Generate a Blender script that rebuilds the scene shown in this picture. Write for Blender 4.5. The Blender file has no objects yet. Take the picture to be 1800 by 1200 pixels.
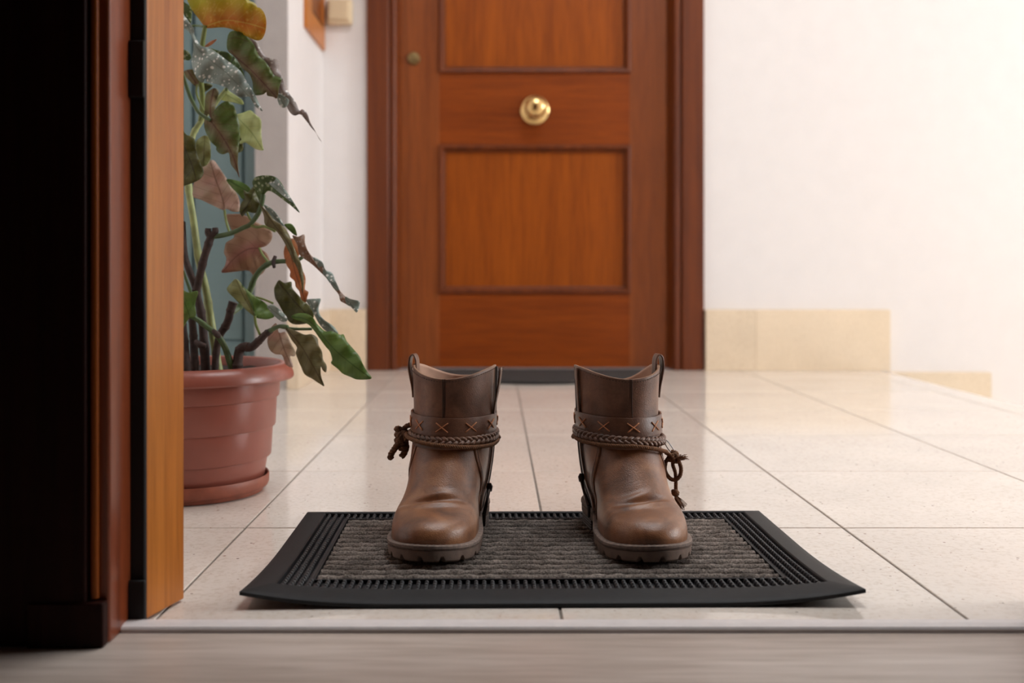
import bpy, bmesh, math, random
from mathutils import Vector, Matrix, noise
from mathutils.geometry import delaunay_2d_cdt

S = bpy.context.scene
C = S.collection
random.seed(7)
PI = math.pi

# ------------------------------------------------------------------ camera, light, exposure
F, H, CX, CY = 1824.0, 0.32, 870.0, 480.0          # focal length (px of 1800), lens height, principal point
cam = bpy.data.cameras.new('camera'); camo = bpy.data.objects.new('camera', cam); C.objects.link(camo)
camo.location = (0, 0, H); camo.rotation_euler = (PI/2, 0, 0)
cam.sensor_width = 36; cam.lens = F*36/1800
cam.shift_x = (900-CX)/1800; cam.shift_y = -(600-CY)/1800
cam.clip_start = 0.05
cam.dof.use_dof = True; cam.dof.focus_distance = 1.22; cam.dof.aperture_fstop = 4.2
S.camera = camo

w = bpy.data.worlds.new('sky'); S.world = w; w.use_nodes = True
w.node_tree.nodes['Background'].inputs[0].default_value = (0.85, 0.93, 1.0, 1)
w.node_tree.nodes['Background'].inputs[1].default_value = 1.0

def area(name, loc, rot, sx, sy, power, col):
    l = bpy.data.lights.new(name, 'AREA'); l.shape = 'RECTANGLE'; l.size = sx; l.size_y = sy
    l.energy = power; l.color = col
    o = bpy.data.objects.new(name, l); C.objects.link(o); o.location = loc; o.rotation_euler = rot
    return o
# daylight at the stairwell window, right of the landing
area('window_daylight', (4.82, 1.62, 1.55), (0, PI/2, 0), 1.4, 1.05, 80, (0.94, 0.975, 1.0))
# added overhead fill, above an assumed skylight over the landing
area('skylight_fill', (0.40, 1.62, 2.66), (0, 0, 0), 0.95, 0.9, 20, (0.94, 0.975, 1.0))

S.view_settings.view_transform = 'Standard'; S.view_settings.look = 'None'
S.view_settings.gamma = 1; S.view_settings.use_curve_mapping = False
S.view_settings.exposure = 0.73
S.cycles.use_denoising = True
S.cycles.max_bounces = 8; S.cycles.diffuse_bounces = 5; S.cycles.glossy_bounces = 3; S.cycles.adaptive_threshold = .035

# ------------------------------------------------------------------ helpers
def P(px, py, d): return Vector(((px-CX)*d/F, d, H-(py-CY)*d/F))
def lin(c):
    return tuple(((v/255)/12.92 if v/255 <= .04045 else ((v/255+.055)/1.055)**2.4) for v in c)
def lerp(a, b, t): return a+(b-a)*t
def sstep(a, b, x):
    t = min(1, max(0, (x-a)/(b-a))); return t*t*(3-2*t)

def tag(o, label=None, cat=None, group=None, kind=None):
    if label: o['label'] = label
    if cat: o['category'] = cat
    if group: o['group'] = group
    if kind: o['kind'] = kind
    return o
def empty(name, loc=(0, 0, 0), rz=0, parent=None):
    o = bpy.data.objects.new(name, None); C.objects.link(o); o.location = loc; o.rotation_euler = (0, 0, rz)
    o.empty_display_size = .05
    if parent: adopt(o, parent)
    return o
def root_mat(o):
    m = Matrix.Translation(o.location) @ o.rotation_euler.to_matrix().to_4x4()
    if o.parent: m = root_mat(o.parent) @ o.matrix_parent_inverse @ m
    return m
def adopt(o, parent):
    o.parent = parent; o.matrix_parent_inverse = root_mat(parent).inverted()
def link(name, me, parent=None, local=False):
    o = bpy.data.objects.new(name, me); C.objects.link(o)
    if parent:
        if local: o.parent = parent
        else: adopt(o, parent)
    return o
class MB:
    def __init__(s): s.v = []; s.f = []; s.mi = []
    def add(s, vs, fs, m=0):
        n = len(s.v); s.v += [tuple(v) for v in vs]; s.f += [tuple(i+n for i in f) for f in fs]; s.mi += [m]*len(fs)
    def box(s, a, b, m=0):
        (x0, y0, z0), (x1, y1, z1) = a, b
        s.add([(x0,y0,z0),(x1,y0,z0),(x1,y1,z0),(x0,y1,z0),(x0,y0,z1),(x1,y0,z1),(x1,y1,z1),(x0,y1,z1)],
              [(0,3,2,1),(4,5,6,7),(0,1,5,4),(1,2,6,5),(2,3,7,6),(3,0,4,7)], m)
    def extrude(s, poly, z0, z1, m=0):          # closed 2-D outline (x, y) raised from z0 to z1
        n = len(poly)
        s.add([(x, y, z0) for x, y in poly]+[(x, y, z1) for x, y in poly],
              [tuple(range(n))[::-1], tuple(range(n, 2*n))]+[(i, (i+1) % n, n+(i+1) % n, n+i) for i in range(n)], m)
    def grid(s, rows, closed=False, m=0):
        n = len(rows[0]); k = n if closed else n-1
        s.add([p for r in rows for p in r],
              [(i*n+j, i*n+(j+1) % n, (i+1)*n+(j+1) % n, (i+1)*n+j) for i in range(len(rows)-1) for j in range(k)], m)
    def tube(s, pts, rad, sides=8, m=0, cap=True, closed=False):
        pts = [Vector(p) for p in pts]; n = len(pts)
        if not callable(rad):
            if isinstance(rad, (int, float)): r0 = rad; rad = lambda t: r0
            else:
                rl = list(rad)
                def rad(t, rl=rl):
                    x = t*(len(rl)-1); i = min(int(x), len(rl)-2); return lerp(rl[i], rl[i+1], x-i)
        tg = []
        for i in range(n):
            a = pts[i-1] if (i > 0 or closed) else pts[i]; b = pts[(i+1) % n] if (i < n-1 or closed) else pts[i]
            t = (b-a); tg.append(t.normalized() if t.length > 1e-9 else Vector((0, 0, 1)))
        u = tg[0].orthogonal().normalized(); rows = []
        for i in range(n):
            u = (u-tg[i]*u.dot(tg[i])); u = u.normalized() if u.length > 1e-9 else tg[i].orthogonal().normalized()
            v = tg[i].cross(u); r = rad(i/(n-1) if n > 1 else 0)
            rows.append([pts[i]+(u*math.cos(2*PI*k/sides)+v*math.sin(2*PI*k/sides))*r for k in range(sides)])
        b0 = len(s.v)
        if closed: rows.append(rows[0])
        s.grid(rows, True, m)
        if cap and not closed:
            s.f.append(tuple(b0+k for k in range(sides))[::-1]); s.mi.append(m)
            s.f.append(tuple(b0+(n-1)*sides+k for k in range(sides))); s.mi.append(m)
    def ball(s, c, r, seg=10, ring=6, sc=(1, 1, 1), m=0):
        rows = []
        for i in range(ring+1):
            a = PI*i/ring
            rows.append([(c[0]+sc[0]*r*math.sin(a)*math.cos(2*PI*k/seg), c[1]+sc[1]*r*math.sin(a)*math.sin(2*PI*k/seg),
                          c[2]+sc[2]*r*math.cos(a)) for k in range(seg)])
        s.grid(rows, True, m)
    def lathe(s, prof, c=(0, 0, 0), seg=48, m=0):   # (r, z) around the vertical through c
        s.grid([[(c[0]+r*math.cos(2*PI*k/seg), c[1]+r*math.sin(2*PI*k/seg), c[2]+z) for k in range(seg)] for r, z in prof], True, m)
    def mesh(s, name, mats, smooth=False, recalc=True):
        me = bpy.data.meshes.new(name); me.from_pydata(s.v, [], s.f)
        for mt in (mats if isinstance(mats, (list, tuple)) else [mats]): me.materials.append(mt)
        for p, i in zip(me.polygons, s.mi): p.material_index = i
        if recalc:
            bm = bmesh.new(); bm.from_mesh(me); bmesh.ops.remove_doubles(bm, verts=bm.verts, dist=1e-6)
            bmesh.ops.recalc_face_normals(bm, faces=bm.faces); bm.to_mesh(me); bm.free()
        if smooth:
            for p in me.polygons: p.use_smooth = True
        return me
    def build(s, name, mats, parent=None, smooth=False, local=False, bevel=0, auto=None, recalc=True):
        o = link(name, s.mesh(name, mats, smooth, recalc), parent, local)
        if bevel:
            b = o.modifiers.new('bevel', 'BEVEL'); b.width = bevel; b.segments = 2; b.limit_method = 'ANGLE'; b.angle_limit = .7
        if auto:
            for e in o.data.edges: pass
            o.data.set_sharp_from_angle(angle=auto)
        return o
def boxo(name, a, b, mat, parent=None, bevel=0.0, local=False):
    m = MB(); m.box(a, b); return m.build(name, mat, parent, bevel=bevel, local=local)
def spline(pts, k=6, closed=False):
    pts = [Vector(p) for p in pts]; n = len(pts); out = []
    rng = range(n) if closed else range(n-1)
    for i in rng:
        g = (lambda j: pts[j % n]) if closed else (lambda j: pts[min(max(j, 0), n-1)])
        p0, p1, p2, p3 = g(i-1), g(i), g(i+1), g(i+2)
        for q in range(k):
            t = q/k
            out.append(.5*((2*p1)+(p2-p0)*t+(2*p0-5*p1+4*p2-p3)*t*t+(3*p1-p0-3*p2+p3)*t**3))
    if not closed: out.append(pts[-1])
    return out

# ------------------------------------------------------------------ materials
class N:
    def __init__(s, name):
        s.m = bpy.data.materials.new(name); s.m.use_nodes = True; s.t = s.m.node_tree
        s.b = s.t.nodes['Principled BSDF']; s.out = s.t.nodes['Material Output']
    def n(s, typ, ins=None, **kw):
        x = s.t.nodes.new(typ)
        for k, v in kw.items(): setattr(x, k, v)
        for k, v in (ins or {}).items():
            if isinstance(v, bpy.types.NodeSocket): s.t.links.new(v, x.inputs[k])
            else: x.inputs[k].default_value = v
        return x
    def set(s, **kw):
        for k, v in kw.items():
            i = s.b.inputs[k.replace('_', ' ')]
            if isinstance(v, bpy.types.NodeSocket): s.t.links.new(v, i)
            elif isinstance(v, tuple) and len(v) == 3: i.default_value = (*v, 1)
            else: i.default_value = v
        return s
    def coord(s, scale=(1, 1, 1), src='Object', offset=None):
        tc = s.n('ShaderNodeTexCoord'); mp = s.n('ShaderNodeMapping', {'Vector': tc.outputs[src], 'Scale': scale})
        if offset is not None: s.t.links.new(offset, mp.inputs['Location'])
        return mp.outputs[0]
    def noise(s, vec, scale=5, detail=4, rough=.5, dist=0):
        return s.n('ShaderNodeTexNoise', {'Vector': vec, 'Scale': scale, 'Detail': detail, 'Roughness': rough, 'Distortion': dist}).outputs['Fac']
    def ramp(s, fac, stops):
        r = s.n('ShaderNodeValToRGB', {'Fac': fac}); e = r.color_ramp.elements
        while len(e) < len(stops): e.new(.5)
        for el, (p, c) in zip(e, stops): el.position = p; el.color = (*c, 1)
        return r.outputs['Color']
    def mix(s, fac, a, b, mode='MIX'):
        x = s.n('ShaderNodeMix', data_type='RGBA', blend_type=mode)
        for idx, v in ((0, fac), (6, a), (7, b)):
            if isinstance(v, bpy.types.NodeSocket): s.t.links.new(v, x.inputs[idx])
            elif isinstance(v, tuple): x.inputs[idx].default_value = (*v, 1)
            else: x.inputs[idx].default_value = v
        return x.outputs[2]
    def math(s, op, a, b=0.0, c=0.0):
        x = s.n('ShaderNodeMath', operation=op)
        for i, v in enumerate((a, b, c)):
            if isinstance(v, bpy.types.NodeSocket): s.t.links.new(v, x.inputs[i])
            else: x.inputs[i].default_value = v
        return x.outputs[0]
    def bump(s, h, strength=.2, dist=.001):
        s.t.links.new(s.n('ShaderNodeBump', {'Height': h, 'Strength': strength, 'Distance': dist}).outputs[0], s.b.inputs['Normal'])
        return s

def plain(name, col, rough=.5, metal=0, var=.12, scale=30, bump=.1, bdist=.0006, spec=.5):
    k = N(name); v = k.coord(); f = k.noise(v, scale, 5)
    k.set(Base_Color=k.ramp(f, [(.3, tuple(c*(1-var) for c in col)), (.7, tuple(min(1, c*(1+var)) for c in col))]), Roughness=rough, Metallic=metal)
    k.b.inputs['Specular IOR Level'].default_value = spec
    if bump: k.bump(k.noise(v, scale*6, 4), bump, bdist)
    return k.m
def wood(name, dark, light, axis='z', rough=.3, coat=.35, grain=1.0, scale=1.0, spec=.5):
    k = N(name); a = {'x': 0, 'y': 1, 'z': 2}[axis]
    sc = [26*grain]*3; sc[a] = 1.1
    info = k.n('ShaderNodeObjectInfo'); off = k.n('ShaderNodeVectorMath', {0: info.outputs['Random'], 1: (7.3, 3.1, 5.7)}, operation='MULTIPLY')
    v = k.coord(tuple(sc), offset=off.outputs[0])
    sc2 = [130*grain]*3; sc2[a] = 7
    v2 = k.coord(tuple(sc2), offset=off.outputs[0])
    f1 = k.noise(v, scale, 3, .5, .4); f2 = k.noise(v2, scale, 3, .6)
    col = k.ramp(f1, [(.22, dark), (.5, tuple((p+q)/2 for p, q in zip(dark, light))), (.78, light)])
    fine = k.ramp(f2, [(.3, (.72, .66, .6)), (.62, (1.08, 1.06, 1.04))])
    k.set(Base_Color=k.mix(.75, col, fine, 'MULTIPLY'), Roughness=rough)
    k.b.inputs['Specular IOR Level'].default_value = spec
    k.b.inputs['Coat Weight'].default_value = coat; k.b.inputs['Coat Roughness'].default_value = .16
    k.bump(f2, .12, .0005)
    return k.m

M = {}
M['door_v'] = wood('sapele_upright_grain', lin((128, 60, 6)), lin((152, 76, 10)), 'z', rough=.45, coat=.06, spec=.2)
M['door_h'] = wood('sapele_level_grain', lin((116, 50, 5)), lin((138, 64, 8)), 'x', rough=.45, coat=.06, spec=.2)
M['stile'] = wood('sapele_stile', lin((118, 58, 18)), lin((138, 72, 26)), 'z', rough=.4, coat=.12, spec=.3)
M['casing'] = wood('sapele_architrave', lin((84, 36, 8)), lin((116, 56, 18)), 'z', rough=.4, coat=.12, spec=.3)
M['jamb'] = wood('varnished_jamb', lin((172, 98, 36)), lin((200, 126, 54)), 'z', rough=.38, coat=.1, spec=.3)
M['jamb_in'] = wood('reddish_jamb', lin((118, 52, 22)), lin((158, 80, 44)), 'z', rough=.34, coat=.2)
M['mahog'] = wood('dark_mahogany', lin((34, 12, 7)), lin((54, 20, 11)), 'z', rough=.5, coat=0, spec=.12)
M['laminate'] = wood('greyed_oak_laminate', lin((186, 170, 160)), lin((216, 204, 196)), 'x', rough=.42, coat=.1, grain=.7)
M['wall'] = plain('white_plaster', lin((228, 223, 221)), .85, var=.015, scale=14, bump=.25, bdist=.0016, spec=.2)
M['wall_grey'] = plain('grey_plaster', lin((170, 162, 158)), .8, var=.04, scale=18, bump=.35, bdist=.002, spec=.2)
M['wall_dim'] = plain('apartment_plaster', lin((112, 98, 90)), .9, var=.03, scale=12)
M['ceil'] = plain('ceiling_paint', lin((244, 240, 236)), .9, var=.01, scale=10)
M['brass'] = plain('polished_brass', lin((225, 190, 130)), .16, 1, var=.03, bump=.02)
M['brass_old'] = plain('dull_brass', lin((150, 128, 88)), .35, 1, var=.15)
M['black'] = plain('black_gap', lin((14, 10, 9)), .7)
M['teal'] = plain('teal_enamel', lin((106, 128, 130)), .35, var=.05, scale=8)
M['teal_d'] = plain('dark_teal_enamel', lin((62, 88, 94)), .35, var=.05)
M['cream'] = plain('cream_plastic', lin((216, 194, 160)), .4, var=.02)
M['strip'] = plain('pale_metal_strip', lin((236, 229, 228)), .4, 0, var=.05, scale=60)
M['steel'] = plain('dull_steel', lin((150, 148, 150)), .3, 1, var=.1)

def tile_material(name, base, rough, speck=1.0):
    k = N(name); info = k.n('ShaderNodeObjectInfo')
    off = k.n('ShaderNodeVectorMath', {0: info.outputs['Random'], 1: (31., 17., 5.)}, operation='MULTIPLY').outputs[0]
    v = k.coord(offset=off)
    big = k.noise(v, 6, 4); fine = k.noise(v, 160, 4, .6)
    col = k.ramp(big, [(.3, tuple(c*.93 for c in base)), (.7, tuple(min(1, c*1.04) for c in base))])
    col = k.mix(.55, col, k.ramp(fine, [(.34, (.8, .74, .68)), (.5, (1, 1, 1)), (.72, (1.05, 1.05, 1.05))]), 'MULTIPLY')
    for scl, th, c in ((75, .16, (104, 72, 50)), (48, .13, (140, 100, 70)), (130, .17, (160, 122, 92))):
        vo = k.n('ShaderNodeTexVoronoi', {'Vector': v, 'Scale': scl, 'Randomness': 1.0})
        size = k.math('MULTIPLY', k.n('ShaderNodeSeparateColor', {0: vo.outputs['Color']}).outputs[0], th*speck*1.9)
        size = k.math('SUBTRACT', size, th*speck*.9)
        edge = k.math('MULTIPLY', k.math('SUBTRACT', size, vo.outputs['Distance']), 30); 
        msk = k.n('ShaderNodeClamp', {0: edge}).outputs[0]
        col = k.mix(k.math('MULTIPLY', msk, .75), col, lin(c))
    rnd = k.ramp(info.outputs['Random'], [(0, (.95, .95, .95)), (1, (1.0, 1.0, 1.0))])
    k.set(Base_Color=k.mix(1.0, col, rnd, 'MULTIPLY'), Roughness=rough)
    k.b.inputs['Specular IOR Level'].default_value = .5
    k.bump(fine, .05, .0003)
    return k.m
M['tile'] = tile_material('speckled_cream_terrazzo', lin((231, 221, 211)), .10)
M['skirt'] = tile_material('cream_terrazzo_skirting', lin((229, 210, 184)), .3, .7)
M['grout'] = plain('grey_grout', lin((128, 118, 110)), .9, var=.2, scale=80, bump=.3)

def leather(name, dark, mid, light, rough=.42, sc=1.0):
    k = N(name); v = k.coord()
    f = k.noise(v, 26*sc, 5, .55, .5); g = k.noise(v, 700, 3, .6); sp = k.noise(v, 240, 4, .6)
    col = k.ramp(f, [(.3, dark), (.5, mid), (.72, light)])
    col = k.mix(.35, col, k.ramp(sp, [(.35, (.7, .66, .62)), (.6, (1.12, 1.08, 1.05))]), 'MULTIPLY')
    k.set(Base_Color=col, Roughness=k.n('ShaderNodeMapRange', {'Value': f, 'To Min': rough+.06, 'To Max': rough-.08}).outputs[0])
    k.b.inputs['Specular IOR Level'].default_value = .6
    vo = k.n('ShaderNodeTexVoronoi', {'Vector': v, 'Scale': 900})
    k.bump(k.math('ADD', k.math('MULTIPLY', vo.outputs['Distance'], .6), g), .32, .0008)
    return k.m
M['leather'] = leather('brown_leather_vamp', lin((92, 58, 37)), lin((130, 85, 56)), lin((160, 111, 75)), .38)
M['leather_s'] = leather('brown_leather_shaft', lin((84, 56, 40)), lin((114, 78, 58)), lin((142, 102, 78)), .44)
M['leather_strap'] = leather('dark_brown_strap', lin((84, 56, 42)), lin((108, 74, 56)), lin((130, 92, 70)), .38)
M['leather_braid'] = leather('braid_leather', lin((80, 52, 36)), lin((104, 70, 50)), lin((126, 90, 66)), .42)
M['lining'] = plain('pinkish_lining', lin((186, 148, 126)), .8, var=.1, scale=60)
M['edge'] = plain('tan_cut_edge', lin((140, 104, 78)), .7, var=.2, scale=200)
M['thread'] = plain('dark_thread', lin((52, 34, 24)), .8)
M['xthread'] = plain('copper_thread', lin((190, 126, 84)), .6, var=.2, scale=300)
M['rope'] = plain('brown_cord', lin((118, 80, 52)), .85, var=.3, scale=260, bump=.5, bdist=.0008)
M['rope_d'] = plain('dark_brown_cord', lin((104, 70, 46)), .85, var=.3, scale=260, bump=.5, bdist=.0008)
M['sole'] = plain('grey_brown_rubber', lin((122, 102, 90)), .75, var=.2, scale=70, bump=.4)
M['welt'] = plain('grey_welt', lin((126, 108, 98)), .8, var=.3, scale=240, bump=.6, bdist=.001)
M['heel'] = plain('dark_heel_rubber', lin((72, 62, 58)), .7, var=.2)
M['zip'] = plain('dark_zip_tape', lin((50, 36, 30)), .8, var=.3, scale=200)
M['zipm'] = plain('blackened_metal', lin((60, 54, 52)), .35, 1)
M['rubber'] = plain('black_rubber', lin((27, 27, 29)), .6, var=.18, scale=60, bump=.3, spec=.3)
M['nub'] = plain('black_rubber_pin', lin((34, 33, 36)), .45, var=.1, scale=60, bump=.1)
M['pot'] = plain('terracotta_plastic', lin((146, 82, 68)), .34, var=.05, scale=30, bump=.08)
M['saucer'] = plain('stained_terracotta', lin((140, 76, 56)), .5, var=.22, scale=40)
M['soil'] = plain('dark_soil', lin((44, 32, 26)), 1, var=.5, scale=90, bump=1, bdist=.004)
M['cane_br'] = plain('brown_cane', lin((62, 44, 38)), .7, var=.4, scale=120, bump=.6, bdist=.001)
M['cane_gr'] = plain('green_stem', lin((76, 98, 58)), .45, var=.25, scale=90)
M['cane_pale'] = plain('pale_green_cane', lin((150, 160, 104)), .45, var=.25, scale=60)
M['stalk'] = plain('yellow_green_stalk', lin((112, 124, 62)), .5, var=.2, scale=80)
M['fib'] = plain('carpet_fibre', lin((112, 104, 100)), .95, var=.45, scale=180, bump=.6, bdist=.002)
M['farmat'] = plain('charcoal_matting', lin((44, 41, 40)), .95, var=.3, scale=150, bump=.7, bdist=.002)
g = N('window_glass'); tr = g.n('ShaderNodeBsdfTransparent'); gl = g.n('ShaderNodeBsdfGlossy', {'Roughness': .05})
mx = g.n('ShaderNodeMixShader', {0: .08, 1: tr.outputs[0], 2: gl.outputs[0]}); g.t.links.new(mx.outputs[0], g.out.inputs[0]); M['glass'] = g.m

# ------------------------------------------------------------------ the setting
YW = 3.44                                   # far wall of the landing
X_L, X_R = -1.35, 4.7                      # ends of landing and stairwell
Y_IN, Y_OUT = 0.897, 1.012                  # the wall the camera looks through
Z_C = 2.55
def structure(o, label, cat): return tag(o, label, cat, kind='structure')

m = MB(); m.box((-.572, YW, -1.7), (-.40, YW+.15, Z_C)); m.box((.665, YW, -1.7), (X_R+.2, YW+.15, Z_C)); m.box((-.40, YW, 2.12), (.665, YW+.15, Z_C)); m.box((-.40, YW+.09, -.1), (.665, YW+.15, 2.12))
structure(m.build('wall_back', M['wall']), 'white plastered far wall around the varnished door', 'wall')
m = MB(); m.box((-.65, 2.87, 0), (-.572, YW+.15, Z_C)); wl = m.build('wall_left', M['wall'])
structure(wl, 'short cream side wall meeting the far wall in a corner', 'wall')
m = MB(); m.box((-.651, 2.862, 0), (-.5725, 2.8695, Z_C)); m.box((-.661, 2.858, 0), (-.6495, 2.95, Z_C))
structure(m.build('wall_pillar', M['wall_grey']), 'grey plastered pillar beside the teal lift door', 'wall')
m = MB(); m.box((X_L-.1, 3.0, -.1), (-.65, 3.1, Z_C)); m.box((X_L-.1, 2.87, 2.12), (-.65, 3.0, Z_C)); m.box((X_L-.1, 1.0, -.1), (X_L, 3.0, Z_C))
structure(m.build('wall_lift', M['wall']), 'pale wall around the lift at the left end of the landing', 'wall')
m = MB()
m.box((X_R, Y_OUT, -1.7), (X_R+.1, YW, .8)); m.box((X_R, Y_OUT, 2.3), (X_R+.1, YW, Z_C))
m.box((X_R, Y_OUT, .8), (X_R+.1, 1.1, 2.3)); m.box((X_R, 2.15, .8), (X_R+.1, YW, 2.3))
structure(m.build('wall_right', M['wall']), 'white stairwell wall with a window at the right', 'wall')
win = empty('window_1', (X_R+.05, 1.62, .8)); structure(win, 'stairwell window at the right that lights the landing', 'window')
for a, b in (((X_R+.02, 1.1, .8), (X_R+.08, 1.15, 2.3)), ((X_R+.02, 2.1, .8), (X_R+.08, 2.15, 2.3)), ((X_R+.02, 1.15, .8), (X_R+.08, 2.1, .85)),
             ((X_R+.02, 1.15, 2.25), (X_R+.08, 2.1, 2.3)), ((X_R+.03, 1.61, .85), (X_R+.07, 1.64, 2.25))):
    boxo('window_frame', a, b, M['cream'], win, .003)
for y0, y1 in ((1.15, 1.61), (1.64, 2.1)): boxo('window_pane', (X_R+.045, y0, .85), (X_R+.051, y1, 2.25), M['glass'], win)
m = MB()
m.box((-2.2, Y_IN+.004, 0), (-.455, Y_OUT, Z_C)); m.box((.56, Y_IN+.004, 0), (X_R, Y_OUT, Z_C)); m.box((-.455, Y_IN+.004, 2.12), (.56, Y_OUT, Z_C))
structure(m.build('wall_front', M['wall']), 'wall of the apartment that holds the open doorway', 'wall')
x0, x1, y0, y1 = -.08, .88, 1.16, 2.08
m = MB(); m.box((X_L-.1, Y_OUT, Z_C), (x0, YW+.15, Z_C+.1)); m.box((x1, Y_OUT, Z_C), (X_R+.1, YW+.15, Z_C+.1)); m.box((x0, Y_OUT, Z_C), (x1, y0, Z_C+.1)); m.box((x0, y1, Z_C), (x1, YW+.15, Z_C+.1))
sky = empty('added_skylight', (.40, 1.62, Z_C)); structure(sky, 'added skylight out of view, overhead fill for the landing', 'window')  # unseen skylight, added to even out the light
for a, b in (((x0, y0, Z_C+.02), (x0+.03, y1, Z_C+.08)), ((x1-.03, y0, Z_C+.02), (x1, y1, Z_C+.08)), ((x0+.03, y0, Z_C+.02), (x1-.03, y0+.03, Z_C+.08)), ((x0+.03, y1-.03, Z_C+.02), (x1-.03, y1, Z_C+.08))): boxo('window_frame', a, b, M['cream'], sky, .003)
boxo('window_pane', (x0+.03, y0+.03, Z_C+.045), (x1-.03, y1-.03, Z_C+.051), M['glass'], sky)
structure(m.build('ceiling', M['ceil']), 'white ceiling over the landing', 'ceiling')
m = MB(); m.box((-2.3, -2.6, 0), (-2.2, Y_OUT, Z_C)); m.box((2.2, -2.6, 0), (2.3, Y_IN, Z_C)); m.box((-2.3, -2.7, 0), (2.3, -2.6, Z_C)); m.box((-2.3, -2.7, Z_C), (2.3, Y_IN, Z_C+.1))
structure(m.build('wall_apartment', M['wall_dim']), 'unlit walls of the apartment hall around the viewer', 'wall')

# landing floor: every tile its own piece on a grout bed
fl = boxo('floor', (X_L-.1, Y_OUT-.09, -.14), (1.262, YW+.01, -.0018), M['grout'])
structure(fl, 'glossy cream speckled tile floor of the landing', 'floor')
def tile_mesh(wx, wy):
    m = MB(); m.box((0, 0, -.012), (wx, wy, 0)); me = m.mesh('tile', M['tile']); return me
TX = [-1.442, -1.066, -.690, -.314, .062, .438, .814, 1.190, 1.272]
TY = [.952, 1.306, 1.679, 2.056, 2.430, 2.806, 3.180, YW+.005]
J = .0014; tcache = {}
for i in range(len(TX)-1):
    for j in range(len(TY)-1):
        wx, wy = TX[i+1]-TX[i]-2*J, TY[j+1]-TY[j]-2*J; key = (round(wx, 4), round(wy, 4))
        if key not in tcache: tcache[key] = tile_mesh(wx, wy)
        o = link('tile', tcache[key]); adopt(o, fl)
        o.location = (TX[i]+J, TY[j]+J, random.uniform(-.0004, 0)); 
        b = o.modifiers.new('bevel', 'BEVEL'); b.width = .0009; b.segments = 2

# steps going down at the right of the landing
st = empty('stairs', (1.262, 2.2, 0)); structure(st, 'cream steps leading down at the right of the landing', 'stairs')
for i in range(4):
    boxo('step', (1.262+.345*i, Y_OUT, -1.7), ((1.262+.345*(i+1)+.004 if i < 3 else X_R), YW+.01, -.2*(i+1)), M['skirt'], st, .003)

# skirting, piece by piece
def skirting(name, pieces, label):
    r = empty(name, (pieces[0][0][0], pieces[0][0][1], pieces[0][0][2])); structure(r, label, 'skirting')
    for a, b in pieces: boxo('skirting_tile', a, b, M['skirt'], r, .0012)
skirting('baseboard_right', [((.692, 3.405, 0), (.8561, YW+.002, .2)), ((.8566, 3.405, 0), (1.298, YW+.002, .2))], 'cream stone skirting right of the far door')
skirting('baseboard_stairs', [((1.30, 3.405, -.2), (1.63, YW+.002, -.006)), ((1.64, 3.405, -.4), (1.975, YW+.002, -.206))], 'cream stone skirting stepping down along the stairs')
skirting('baseboard_back', [((-.545, 3.408, 0), (-.424, YW+.002, .202))], 'short cream skirting left of the far door')
skirting('baseboard_left', [((-.574, 2.86, 0), (-.541, 3.16, .202)), ((-.574, 3.162, 0), (-.541, 3.44, .202))], 'cream skirting along the short side wall')

# apartment side: laminate planks and threshold strip
fa = boxo('floor_apartment', (-2.2, -2.6, -.05), (2.2, .93, -.009), M['black']); structure(fa, 'grey wood laminate floor inside the apartment', 'floor')
y = .9235; r = 0; pm = {}
while y > -.9:
    x = -2.1+(.37 if r == 0 else random.uniform(0, 1.1))-1.2
    while x < 2.2:
        if 'p' not in pm: mm = MB(); mm.box((0, -.1885, -.009), (1.2185, 0, 0)); pm['p'] = mm.mesh('plank', M['laminate'])
        o = link('plank', pm['p']); adopt(o, fa); o.location = (x, y, -.0003*random.random()); x += 1.22
    y -= .1905; r += 1
prof = [(.9245, -.004), (.9245, .0028), (.926, .0046), (.934, .0056), (.944, .0052), (.952, .0026), (.953, -.004)]
m = MB(); n = len(prof); m.add([(-.3335, a, b) for a, b in prof]+[(.56, a, b) for a, b in prof], [tuple(range(n)), tuple(range(n, 2*n))[::-1]]+[(i, (i+1) % n, n+(i+1) % n, n+i) for i in range(n)])
structure(m.build('trim_threshold', M['strip'], smooth=False), 'pale metal threshold strip between laminate and tiles', 'threshold')

# near door frame at the left edge of the picture, and its twin at the right of the doorway
def near_frame(name, s, x0, label):
    r = empty(name, (x0, Y_IN, 0)); structure(r, label, 'door frame')
    X = lambda a: x0+s*(a+.3335) if s > 0 else x0-(a+.3335)
    def ex(nm, poly, mat, z0=0, z1=2.1, bev=.0015):
        m = MB(); m.extrude([(X(a), b) for a, b in poly], z0, z1); return m.build(nm, mat, r, bevel=bev)
    ex('outer_reveal', [(-.455, .958), (-.321, .954), (-.3195, .957), (-.3040, 1.013), (-.3048, 1.0155), (-.455, 1.0155)], M['jamb'], .002)
    ex('gasket', [(-.3372, .950), (-.3205, .950), (-.3205, .9575), (-.3372, .9575)], M['black'])
    ex('inner_reveal', [(-.455, .8985), (-.3355, .8985), (-.3335, .9005), (-.3335, .951), (-.455, .951)], M['jamb_in'])
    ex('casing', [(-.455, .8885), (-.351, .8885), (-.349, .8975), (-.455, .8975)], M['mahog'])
    m = MB(); m.tube([(X(-.3452), .8955, .040), (X(-.3452), .8955, 2.1)], .0034, 14); m.build('bead', M['door_v'], r, smooth=True, auto=.8)  # lighter wood than the casing: the lit edge is put into its colour
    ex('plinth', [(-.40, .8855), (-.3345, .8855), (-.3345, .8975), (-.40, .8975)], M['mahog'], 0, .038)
    ex('strike_plate', [(-.3365, .944), (-.3195, .944), (-.3195, .9495), (-.3365, .9495)], M['black'], .480, .532)
    ex('latch_recess', [(-.3365, .944), (-.3185, .944), (-.3185, .9495), (-.3365, .9495)], M['black'], .003, .040)
    return r
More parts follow.
